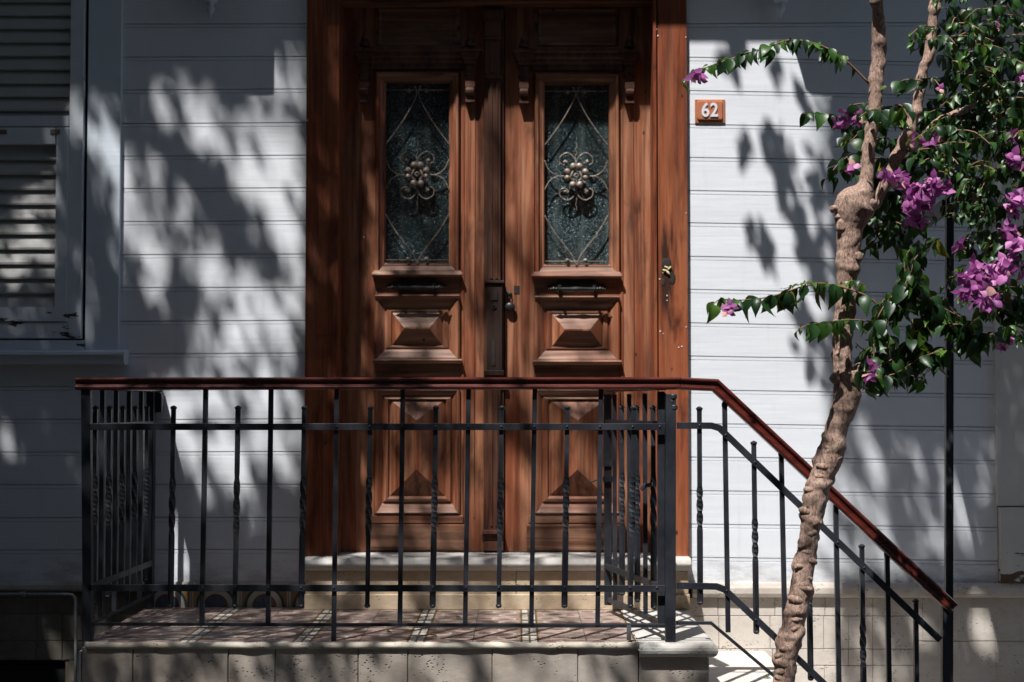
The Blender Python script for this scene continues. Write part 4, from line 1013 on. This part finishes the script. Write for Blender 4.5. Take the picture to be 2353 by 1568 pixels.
# leaves: ovate, pointed, folded along the midrib and arched
LV, LFc, LM = [], [], []
def add_leaf(p, d, up_, L, mat=0, curl=.5, fold=.35, V=None, Fc=None, Mt=None, wd=.36):
    V = LV if V is None else V; Fc = LFc if Fc is None else Fc; Mt = LM if Mt is None else Mt
    d = d.normalized(); s = d.cross(up_)
    if s.length < .01: s = d.cross(Vector((1, 0, 0)))
    s.normalize(); n_ = s.cross(d).normalized(); base = len(V)
    st = ((0, .04), (.10, .55), (.24, .92), (.40, 1.0), (.58, .84), (.75, .52), (.88, .20), (1.0, .0))
    wv = random.uniform(-.3, .3)
    for i, (t, ww) in enumerate(st):
        c = p + d * (L * (t - curl * .18 * t * t)) - n_ * (L * curl * t * t * .55)
        h = L * wd * ww; f = h * fold + (wv * h * sin(t * 7))
        V.append(c + s * h + n_ * f); V.append(c); V.append(c - s * h + n_ * (h * fold - wv * h * .6 * sin(t * 6)))
    for i in range(len(st) - 1):
        a = base + 3 * i
        Fc.append((a, a + 1, a + 4, a + 3)); Fc.append((a + 1, a + 2, a + 5, a + 4)); Mt += [mat, mat]
TW = B()
def spray(pts, l0=.045, l1=.07, gap=.017, young=.12, droop=.8, start=.0, rad=.0022, tipyoung=True):
    """a leafy shoot through 3-D points; leaves alternate and hang"""
    P = [Vector(p) for p in pts]; path = []
    for i in range(len(P) - 1):
        p0, p1, p2, p3 = P[max(i - 1, 0)], P[i], P[i + 1], P[min(i + 2, len(P) - 1)]
        n = max(2, int((p2 - p1).length / .02))
        for k in range(n):
            t = k / n; path.append(.5 * ((2 * p1) + (p2 - p0) * t + (2 * p0 - 5 * p1 + 4 * p2 - p3) * t * t + (3 * p1 - p0 - 3 * p2 + p3) * t ** 3))
    path.append(P[-1]); n = len(path)
    tube(TW, path, [rad * (1 - .65 * i / n) + .0004 for i in range(n)], 5)
    tot = 0; nxt = 0; L_all = sum((path[i + 1] - path[i]).length for i in range(n - 1)); ph = random.uniform(0, 6.28)
    for i in range(n - 1):
        sg = (path[i + 1] - path[i]); ln = sg.length; t_ = sg.normalized()
        while nxt < tot + ln:
            f = (nxt - tot) / ln; p = path[i] + sg * f; u = nxt / L_all
            if u >= start:
                ph += 2.4 + random.uniform(-.4, .4)
                sd = Vector((cos(ph), sin(ph) * .9, .15)); sd = (sd - t_ * sd.dot(t_) * .6).normalized()
                tip = u > .82 and tipyoung
                d = (sd * random.uniform(.5, 1.0) + t_ * random.uniform(.1, .6) + Vector((0, 0, -1)) * droop * random.uniform(.7, 1.9) * (.45 if tip else 1)).normalized()
                L = random.uniform(l0, l1) * random.choice((.65, .85, 1, 1, 1.1)) * (random.uniform(.45, .75) if tip else 1)
                mat = 1 if (tip or random.random() < young) else 0
                add_leaf(p + sd * .006, d, Vector((random.uniform(-.8, .8), random.uniform(-.9, .5), 1)), L, mat, random.uniform(.3, 1.2), random.uniform(.25, .75), wd=random.uniform(.24, .33))
            nxt += gap * random.uniform(.75, 1.3)
        tot += ln
def S(pts, Y, **kw):
    n = len(pts); y1 = kw.pop('Y1', Y); spray([at(px, py, Y + (y1 - Y) * i / (n - 1)) for i, (px, py) in enumerate(pts)], **kw)
S([(1996, 192), (1960, 155), (1920, 122), (1870, 100), (1815, 92), (1768, 108), (1720, 122), (1660, 142), (1600, 165), (1568, 190)], TY - .02, Y1=TY - .12, l0=.042, l1=.062, gap=.0085, start=.16, young=.35, rad=.0035)
S([(1950, 148), (1920, 120), (1880, 105)], TY - .03, gap=.014, young=.3)
S([(2038, 742), (2020, 705), (1990, 680), (1940, 662), (1890, 652), (1840, 660), (1770, 682), (1705, 690), (1650, 690), (1632, 712)], TY - .04, Y1=TY - .16, l0=.058, l1=.092, gap=.019, start=.12, young=.05, droop=1.3, rad=.003)
S([(1900, 650), (1850, 652), (1800, 664)], TY - .10, l0=.02, l1=.035, gap=.010, young=1, droop=.2, rad=.001)
S([(1985, 655), (1960, 645), (1930, 655)], TY - .06, l0=.03, l1=.05, gap=.010, young=.8, rad=.002)
S([(2028, 745), (1995, 738), (1955, 735), (1905, 740), (1850, 748), (1828, 765)], TY - .07, Y1=TY - .14, l0=.05, l1=.08, gap=.015, young=.3, droop=1.1, start=.1)
for pts in ([(1990, 868), (2040, 830), (2080, 790), (2140, 740)], [(1990, 870), (2060, 860), (2120, 815), (2180, 800)], [(1985, 860), (1990, 820), (1975, 800)], [(1990, 862), (2010, 810), (2000, 785)],
            [(2035, 860), (2040, 790), (2030, 740), (2045, 690)], [(2010, 740), (2040, 700), (2080, 655), (2110, 640)], [(2150, 700), (2120, 770), (2085, 860)], [(2110, 650), (2150, 690), (2200, 720), (2260, 760)], [(2190, 745), (2260, 765), (2330, 745)],
            [(2165, 740), (2220, 765), (2240, 800)], [(2120, 560), (2090, 610), (2085, 680), (2080, 720)], [(2150, 560), (2110, 590), (2100, 650), (2095, 700)], [(2090, 640), (2060, 700), (2060, 740)], [(2180, 800), (2140, 830), (2100, 850)], [(2060, 860), (2110, 870), (2120, 880)], [(2100, 740), (2110, 800), (2150, 830)]):
    for q in range(2):
        S([(x + random.uniform(-14, 14), y + random.uniform(-12, 12)) for x, y in pts], TY + random.uniform(-.16, .06), l0=.045, l1=.08, gap=.014, young=.18, droop=1.0, rad=.0025)
def inpoly(x, y, poly):
    c = False; j = len(poly) - 1
    for i in range(len(poly)):
        (xi, yi), (xj, yj) = poly[i], poly[j]
        if (yi > y) != (yj > y) and x < (xj - xi) * (y - yi) / (yj - yi) + xi: c = not c
        j = i
    return c
def fill(poly, n, Y0, Y1, **kw):
    xs = [p[0] for p in poly]; ys = [p[1] for p in poly]; k = 0
    while k < n:
        x = random.uniform(min(xs), max(xs)); y = random.uniform(min(ys), max(ys))
        if not inpoly(x, y, poly): continue
        a = random.uniform(-.4, pi + .4); L = random.uniform(50, 110); Yv = random.uniform(Y0, Y1)
        dx = cos(a) * L; dy_ = random.uniform(-.15, .55) * L
        S([(x, y), (x + dx * .5, y + dy_ * .3 - 8), (x + dx, y + dy_)], Yv, Y1=Yv + random.uniform(-.12, .06), **kw); k += 1
fill([(2175, 30), (2240, 20), (2330, 110), (2353, 200), (2353, 430), (2230, 430), (2140, 380), (2090, 330), (2110, 260), (2190, 270), (2215, 210), (2150, 90)], 105, TY - .22, TY + .25, gap=.016, young=.10, l0=.034, l1=.058)
fill([(2160, -120), (2400, -120), (2400, 60), (2240, 60), (2190, 20)], 30, TY - .2, TY + .3, gap=.016, young=.08, l0=.036, l1=.058)
fill([(2190, 240), (2353, 200), (2353, 560), (2200, 520), (2110, 400)], 46, TY - .05, TY + .35, gap=.016, young=.03, l0=.034, l1=.058)
fill([(2330, 0), (2480, 0), (2480, 700), (2353, 600), (2353, 100)], 50, TY - .2, TY + .3, gap=.016, young=.08, l0=.04, l1=.062)
fill([(2200, 430), (2280, 420), (2290, 560), (2353, 560), (2353, 700), (2240, 720), (2200, 600)], 34, TY - .15, TY + .1, gap=.015, young=.12, l0=.034, l1=.058)
fill([(2230, 700), (2400, 680), (2400, 770), (2240, 780)], 20, TY - .1, TY + .1, gap=.016, young=.1, l0=.04, l1=.066)
fill([(1985, 265), (2110, 250), (2090, 420), (2085, 560), (2000, 560), (2005, 420)], 44, TY + .15, TY + .42, gap=.016, young=.0, l0=.045, l1=.072, tipyoung=False)
fill([(2130, 240), (2330, 80), (2353, 330), (2150, 350)], 50, TY + .15, TY + .40, gap=.016, young=.0, l0=.045, l1=.072, tipyoung=False)
fill([(1930, 245), (1985, 235), (1985, 310), (1925, 300)], 4, TY + .12, TY + .25, gap=.016, young=0, l0=.05, l1=.07, tipyoung=False)
fill([(1955, 360), (1985, 355), (1980, 390)], 2, TY + .10, TY + .2, gap=.02, young=0, l0=.05, l1=.065, tipyoung=False)
fill([(2020, 240), (2075, 235), (2080, 275), (2030, 280)], 3, TY - .08, TY - .02, gap=.014, young=.1, l0=.045, l1=.065)
fill([(2120, 60), (2160, 55), (2150, 110), (2125, 130)], 3, TY - .12, TY - .05, gap=.012, young=.4, l0=.03, l1=.045)
fill([(2120, 150), (2140, 170), (2100, 230)], 2, TY - .10, TY - .05, gap=.016, young=.1, l0=.045, l1=.065)
# shoots of the crown that hang above the picture and shade the wall on the right
def eq(px, py): return X(px, 0, py), Z(py, 0)
def lift(px, py, t): x, z = eq(px, py); t = max(t, (EYE + 2.05 - z) / 2.38 + random.uniform(0, .4)); return Vector((x, 0, z)) - SUN * (t / SUN.y)
cl = [(1712, 352, 14, 50), (1790, 300, 20, 26), (1800, 360, 34, 40), (1810, 420, 26, 26), (1764, 330, 16, 30), (1848, 248, 18, 18), (1752, 560, 18, 34), (1772, 600, 14, 30), (1740, 545, 12, 20), (1835, 480, 22, 30), (1850, 540, 34, 36), (1870, 600, 36, 40), (1880, 660, 32, 38), (1865, 720, 42, 30), (1880, 780, 50, 34), (1900, 850, 36, 34), (1930, 910, 36, 34), (1955, 500, 60, 60), (1960, 600, 50, 60), (1960, 700, 40, 60), (1700, 95, 34, 16), (1680, 150, 10, 20), (1790, 170, 20, 30), (1900, 440, 40, 30), (1895, 390, 26, 26)]
OV, OF, OM = [], [], []
def occl(cx, cy, rx, ry, t0, t1, dens=1.0, L0=.05, L1=.075):
    n = int(rx * ry * pi / (580 ** 2) / .0042 * 1.6 * dens) + 2
    for _ in range(n):
        a = random.uniform(0, 2 * pi); r = sqrt(random.random()); p = lift(cx + cos(a) * r * rx, cy + sin(a) * r * ry, random.uniform(t0, t1))
        add_leaf(p, Vector((random.gauss(0, 1), random.gauss(0, 1), random.gauss(-.4, 1))), Vector((random.gauss(0, .6), random.gauss(0, .6), 1)), random.uniform(L0, L1), 0, .4, .3, OV, OF, OM)
for c in cl: occl(*c, 1.1, 1.6, 2.2)
# half shade over the right-hand part of the wall
random.seed(31)
for _ in range(9500):
    px, py = random.uniform(1930, 2500), random.choice((random.uniform(60, 1700), random.uniform(40, 640)))
    lit = 0
    for (cx, cy, rx, ry) in ((1990, 1030, 60, 50), (1983, 1110, 50, 70), (2010, 1180, 70, 50), (2129, 1040, 34, 70), (2150, 1180, 60, 50), (2218, 1180, 40, 70), (2195, 1100, 34, 60), (2190, 1260, 70, 40), (2005, 650, 26, 50), (2156, 640, 16, 50), (2300, 450, 30, 60), (1960, 980, 40, 50), (1990, 1270, 90, 70), (2244, 880, 12, 20), (1975, 115, 8, 26), (2150, 140, 10, 22), (2185, 150, 8, 18), (1930, 200, 10, 26), (2060, 500, 14, 34), (2330, 900, 16, 40), (2340, 1050, 14, 60), (2070, 960, 16, 50), (2280, 1100, 12, 50), (2100, 1130, 12, 40), (1990, 1420, 70, 40), (2110, 1430, 45, 50), (2255, 1440, 40, 60), (2000, 1540, 90, 60), (2235, 1540, 40, 40)):
        if ((px - cx) / rx) ** 2 + ((py - cy) / ry) ** 2 < 1 and random.random() < .93: lit = 1
    if lit: continue
    t = random.uniform(1.15, 2.0)
    if py > 900: t = random.uniform(1.5, 2.6)
    p = lift(px, py, t)
    add_leaf(p, Vector((random.gauss(0, 1), random.gauss(0, 1), random.gauss(-.4, 1))), Vector((random.gauss(0, .6), random.gauss(0, .6), 1)), random.uniform(.05, .085), 0, .4, .3, OV, OF, OM)
def leaf_obj(name, V, Fc, Mt, mats, parent):
    o = new_obj(name, ([tuple(v) for v in V], Fc), mats, parent, smooth=True); o.data.polygons.foreach_set('material_index', Mt); return o
leaf_obj('foliage', LV, LFc, LM, [M['leaf'], M['leaf_young']], boug)
leaf_obj('foliage', OV, OF, OM, [M['leaf']], boug)
new_obj('twigs', TW, M['twig'], boug, smooth=True)

# flowers
random.seed(12)
def flower(V, Fc, Mt, p, r):
    ax = Vector((random.gauss(0, .7), random.gauss(-.6, .7), random.gauss(-.1, .8))).normalized()
    t = ax.cross(Vector((.3, .2, .9))).normalized(); u = ax.cross(t); a0 = random.uniform(0, 6)
    for k in range(3):
        a = a0 + k * 2 * pi / 3; d = (t * cos(a) + u * sin(a)) * .8 + ax * .55; add_leaf(p, d, ax * -1 + d * .1, r * random.uniform(.6, .95), 0, -.8, random.uniform(.1, .5), V, Fc, Mt, wd=.46)
fl_ = [(1603, 176, 16, 4, -.14, .030), (2052, 402, 22, 7, -.10, .032), (2078, 415, 12, 3, -.1, .032), (2110, 448, 34, 16, -.12, .033), (2152, 428, 26, 12, -.12, .032), (2112, 488, 30, 15, -.06, .031), (2335, 376, 22, 7, -.12, .034), (2332, 470, 24, 10, -.12, .032), (2322, 530, 18, 5, -.1, .030), (2225, 622, 24, 9, -.16, .031), (2262, 640, 34, 14, -.16, .033), (2300, 618, 28, 12, -.16, .032), (2238, 680, 34, 14, -.17, .034), (2270, 690, 20, 6, -.15, .032), (2335, 575, 28, 10, -.14, .032), (2345, 622, 14, 4, -.12, .03), (1992, 862, 12, 3, -.10, .032), (2010, 842, 8, 2, -.08, .026), (1672, 716, 10, 2, -.16, .026), (1690, 700, 12, 2, -.15, .028), (1922, 288, 14, 4, .10, .03), (1940, 268, 14, 3, .10, .03), (1965, 275, 16, 5, .10, .03), (1958, 388, 8, 2, .08, .028), (2108, 328, 12, 2, -.1, .03), (2142, 322, 14, 3, -.1, .03), (2323, 322, 12, 3, -.1, .032), (2348, 176, 6, 2, -.12, .03), (2208, 562, 10, 2, -.1, .028), (2240, 806, 8, 2, 0, .024), (2310, 790, 16, 4, .08, .03), (2163, 202, 5, 1, -.12, .022), (2290, 60, 8, 2, .1, .03), (2395, 560, 30, 10, -.1, .032)]
for (px, py, r, n, dy_, sz) in fl_:
    V, Fc, Mt = [], [], []
    for _ in range(n):
        a = random.uniform(0, 2 * pi); q = sqrt(random.random()) * r
        flower(V, Fc, Mt, at(px + cos(a) * q, py + sin(a) * q * .9, TY + dy_ - .07 + random.uniform(-.03, .03)), sz)
    leaf_obj('flower_cluster', V, Fc, Mt, [M['bract']], boug)

# ================================================================== unseen street tree, crown shaped to dapple the front and hold back skylight
random.seed(5)
LIT = [  # lit spots on the wall (photo px): cx, cy, rx, ry, lean
 (240, 120, 16, 26, .2), (190, 220, 22, 60, .3), (215, 300, 34, 80, .35), (240, 400, 26, 80, .35), (262, 470, 12, 40, .3), (375, 140, 26, 36, .2), (325, 150, 34, 36, .2), (385, 190, 40, 46, .3), (480, 140, 22, 44, .2), (440, 180, 26, 40, .2), (400, 255, 24, 40, .3), (460, 240, 62, 34, .3), (500, 300, 58, 34, .3), (550, 170, 10, 40, .25), (650, 230, 40, 70, .1), (670, 330, 26, 60, .1), (640, 180, 16, 34, .2), (520, 345, 36, 20, .3), (590, 345, 24, 20, .2), (300, 430, 18, 36, .2), (345, 360, 16, 26, .2), (400, 470, 18, 36, .2), (350, 480, 12, 30, .2), (560, 440, 20, 40, .2), (650, 500, 34, 60, .2), (675, 580, 18, 60, .1), (297, 520, 18, 40, .2), (455, 550, 26, 52, .35), (412, 565, 14, 38, .3), (340, 610, 22, 52, .35), (590, 620, 16, 34, .1), (530, 640, 40, 26, .3), (500, 700, 30, 60, .2), (560, 700, 46, 50, .2), (620, 700, 30, 44, .2), (680, 660, 14, 90, .1), (680, 780, 14, 80, .1), (500, 770, 36, 50, .2), (560, 790, 26, 36, .2), (660, 850, 36, 24, .1), (440, 870, 20, 30, .2), (560, 880, 26, 24, .2), (430, 930, 36, 40, .2), (500, 950, 50, 50, .2), (600, 940, 40, 50, .2), (650, 1000, 40, 60, .1), (540, 1040, 40, 60, .2), (400, 1010, 20, 60, .2), (370, 1150, 16, 160, .05), (430, 1290, 24, 60, .1), (560, 1130, 26, 50, .2), (470, 1090, 20, 50, .2),
 (30, 175, 30, 34, 0), (20, 215, 40, 26, 0), (130, 195, 28, 44, 0), (90, 235, 46, 26, 0), (140, 250, 28, 34, 0), (30, 245, 34, 30, 0), (80, 490, 24, 36, 0), (20, 560, 24, 20, 0), (110, 560, 26, 26, 0), (40, 600, 40, 18, 0), (100, 610, 34, 20, 0), (60, 650, 50, 16, 0), (140, 420, 12, 50, .2), (205, 690, 10, 40, .2), (50, 780, 40, 20, 0), (8, 960, 10, 60, .3), (35, 1060, 8, 46, .3), (210, 780, 14, 20, .2),
]
def litness(px, py):
    m = 0
    if px < 188 and 140 < py < 300: return min(1, max(0, .9 + 1.6 * noise.noise(Vector((px / 30, py / 80, 3)))))
    for cx, cy, rx, ry, ln in LIT:
        dy_ = (py - cy); dx = (px - cx) - ln * dy_
        q = (dx / rx) ** 2 + (dy_ / ry) ** 2
        if q < 3.0: return .90
        if q < 4.2: m = .5
    return m
def door_lit(px, py):         # px,py on the leaf plane
    v = .25
    if 1060 < px < 1430 and 640 < py < 900: v = .8
    if 1035 < px < 1110 and 235 < py < 640: v = 1.3
    if 1165 < px < 1225 and 240 < py < 540: v = 1.3
    if 1225 < px < 1420 and 250 < py < 640: v = .95
    if 1420 < px < 1510 and 230 < py < 880: v = 1.4
    if 775 < px < 830: v = 0
    if 830 < px < 880 and 260 < py < 900: v = .22
    if 880 < px < 1035 and 200 < py < 620: v = .35
    if 1165 < px < 1430 and 640 < py < 900: v = 1.0
    if 860 < px < 1060 and 690 < py < 850: v = .6
    if 900 < py < 1270: v = .30 + (.25 if px > 1250 else 0)
    if 1010 < px < 1250 and 900 < py < 1270: v = .6
    n_ = noise.noise(Vector((px / 55 - py / 260, py / 150, 0))); return min(1, max(0, v + n_ * (1.3 if py > 640 else .8)))
def casing_lit(px, py):
    n_ = noise.noise(Vector((px / 40 - py / 200 + 9, py / 95, 4))); return min(1, max(0, .22 + (py > 640) * .12 + n_ * 1.5))
CV, CF_, CM = [], [], []
def canopy_leaf(x, z, t, L):
    t = max(t, (EYE + 2.1 - z) / 2.38 + random.uniform(0, 1.2))
    p = Vector((x, 0, z)) - SUN * (t / SUN.y)
    add = Vector((random.gauss(0, 1), random.gauss(0, 1), random.gauss(0, .8))).normalized(); s2 = add.cross(Vector((random.gauss(0, 1), random.gauss(0, 1), random.gauss(0, 1)))).normalized()
    b0 = len(CV); CV.extend([p, p + add * L * .5 + s2 * L * .3, p + add * L, p + add * L * .5 - s2 * L * .3]); CF_.append((b0, b0 + 1, b0 + 2, b0 + 3)); CM.append(0)
XA, XB = X(-520, 0), X(2400, 0)
ZA, ZT = -3.6, Z(60, 0)
sh_x, sh_z = .55 * LF, 2.1 * LF
cnt = 0
N_T = int((XB - XA) * (ZT - ZA) * 1750)
for _ in range(N_T):
    x = random.uniform(XA, XB); z = random.uniform(ZA, ZT)
    px = 1190 + x * 580; py = 935 - (z - EYE) * 580
    if z > -.05:
        if px < 700: v = litness(px, py)
        elif px < 776: v = casing_lit(px, py)
        elif px < 1480: 
            pxd = 1190 + (x + sh_x) * 570; pyd = 935 - (z - sh_z - EYE) * 570; v = door_lit(pxd, pyd)
        elif px < 1900: v = 1
        else: v = .1 if py < 420 else .6
    else:
        d = min(.93, -z / 2.1); x0 = x - .55 * d
        if z > -1.95:      # floor
            n_ = noise.noise(Vector((x0 * 9, d * 14, 2))); v = (.12 if x0 < -.6 else .40 if x0 < -.1 else .70) + n_ * .9
            if x0 > .33: v = 1
        else:
            n_ = noise.noise(Vector((x0 * 7 + z * 2, z * 3.2, 7))); v = (.05 if x0 < -1.05 else .34 if x0 < -.6 else .68 if x0 < .1 else .75) + n_ * .9
            if x0 > .36: v = .35 + n_ * 1.2 if x0 < .70 else 1 if x0 < .95 else .75
    if random.random() < min(1, max(0, v)) ** .55: continue
    if px < 776 and z > -.05:
        for _k in range(2): canopy_leaf(x + random.uniform(-.02, .02), z + random.uniform(-.05, .05), random.uniform(1.9, 3.4), random.uniform(.045, .085))
    canopy_leaf(x, z, random.uniform(1.7, 3.0) if (px < 900 and z > -.05) else random.uniform(2.3, 4.0), random.uniform(.045, .08))
stree = thing('unseen_street_tree', 'tall leafy unseen street tree, crown shaped to dapple the house front and block skylight', 'tree', (-5.2, -4.4, GZ))
for _ in range(9000):          # leaves added behind the camera, over the road, to block skylight
    p = Vector((random.uniform(-6.5, 6.5), random.uniform(-10.6, -5.9), random.uniform(5.0, 8.6)))
    if noise.noise(p * .7) > .28: continue
    add = Vector((random.gauss(0, 1), random.gauss(0, 1), random.gauss(0, .5))).normalized(); s2 = add.cross(Vector((random.gauss(0, .5), random.gauss(0, .5), 1))).normalized(); L = random.uniform(.14, .24)
    b0 = len(CV); CV.extend([p, p + add * L * .5 + s2 * L * .35, p + add * L, p + add * L * .5 - s2 * L * .35]); CF_.append((b0, b0 + 1, b0 + 2, b0 + 3)); CM.append(0)
leaf_obj('crown', CV, CF_, CM, [M['canopy']], stree)
b = B(); base = Vector((-5.2, -4.4, GZ)); top = Vector((-5.0, -4.2, 10.6)); tube(b, [base, base.lerp(top, .3) + Vector((.05, .05, 0)), base.lerp(top, .65), top], [.22, .17, .14, .10], 14)
for e in ((-2.0, -3.4, 11.4), (.2, -3.8, 12.4), (1.4, -3.0, 11.0), (-3.0, -2.4, 10.4), (2.2, -4.4, 12.6), (-3.2, -5.0, 12.2)):
    e = Vector(e); tube(b, [top - Vector((0, 0, random.uniform(0, .3))), top.lerp(e, .5) + Vector((0, 0, .5)), e], [.075, .045, .012], 8)
new_obj('trunk', b, M['bark'], stree, smooth=True)

# ================================================================== fallen bits on the tiles and the lower step
for (px, py, L, lab) in ((989, 1460, .030, 'curled brown dead leaf on the front row of tiles beside a pale stripe'), (887, 1452, .024, 'small dry leaf scrap on the tiles left of the middle pale stripe'), (1047, 1418, .022, 'tiny brown leaf scrap at the back of the tiles near the door sill')):
    d = Rm @ Vector(((px - CX) / FPX, (CY - py) / FPX, -1.0)); p = CAM + d * ((.004 - CAM.z) / d.z)
    V, Fc, Mt = [], [], []; add_leaf(p, Vector((1, random.uniform(-.6, .6), .15)), Vector((0, 0, 1)), L, 0, .6, .5, V, Fc, Mt)
    o = leaf_obj('dry_leaf', V, Fc, Mt, [simple('dry_leaf_brown', (.10, .05, .02), (.18, .10, .05), .8)], None); tag(o, lab, 'leaf', 'dry leaves fallen on the porch tiles')
V, Fc, Mt = [], [], []; p = Vector((X(1752, -.6, 1514), -.62, -RS + .003)); add_leaf(p, Vector((1, .1, .15)), Vector((0, 0, 1)), .032, 0, .5, .4, V, Fc, Mt)
o = leaf_obj('fallen_leaf', V, Fc, Mt, [M['leaf_young']], None); tag(o, 'small curled green leaf lying on the sunlit lower step', 'leaf')
V, Fc, Mt = [], [], []; p = Vector((X(1744, -.80, 1546), -.82, -RS + .003)); add_leaf(p, Vector((1, -.2, .12)), Vector((0, 0, 1)), .028, 0, .4, .5, V, Fc, Mt)
o = leaf_obj('fallen_petal', V, Fc, Mt, [simple('dry_orange_petal', (.45, .16, .06), (.55, .25, .10), .7)], None); tag(o, 'dry orange petal lying near the front of the lower step', 'petal')
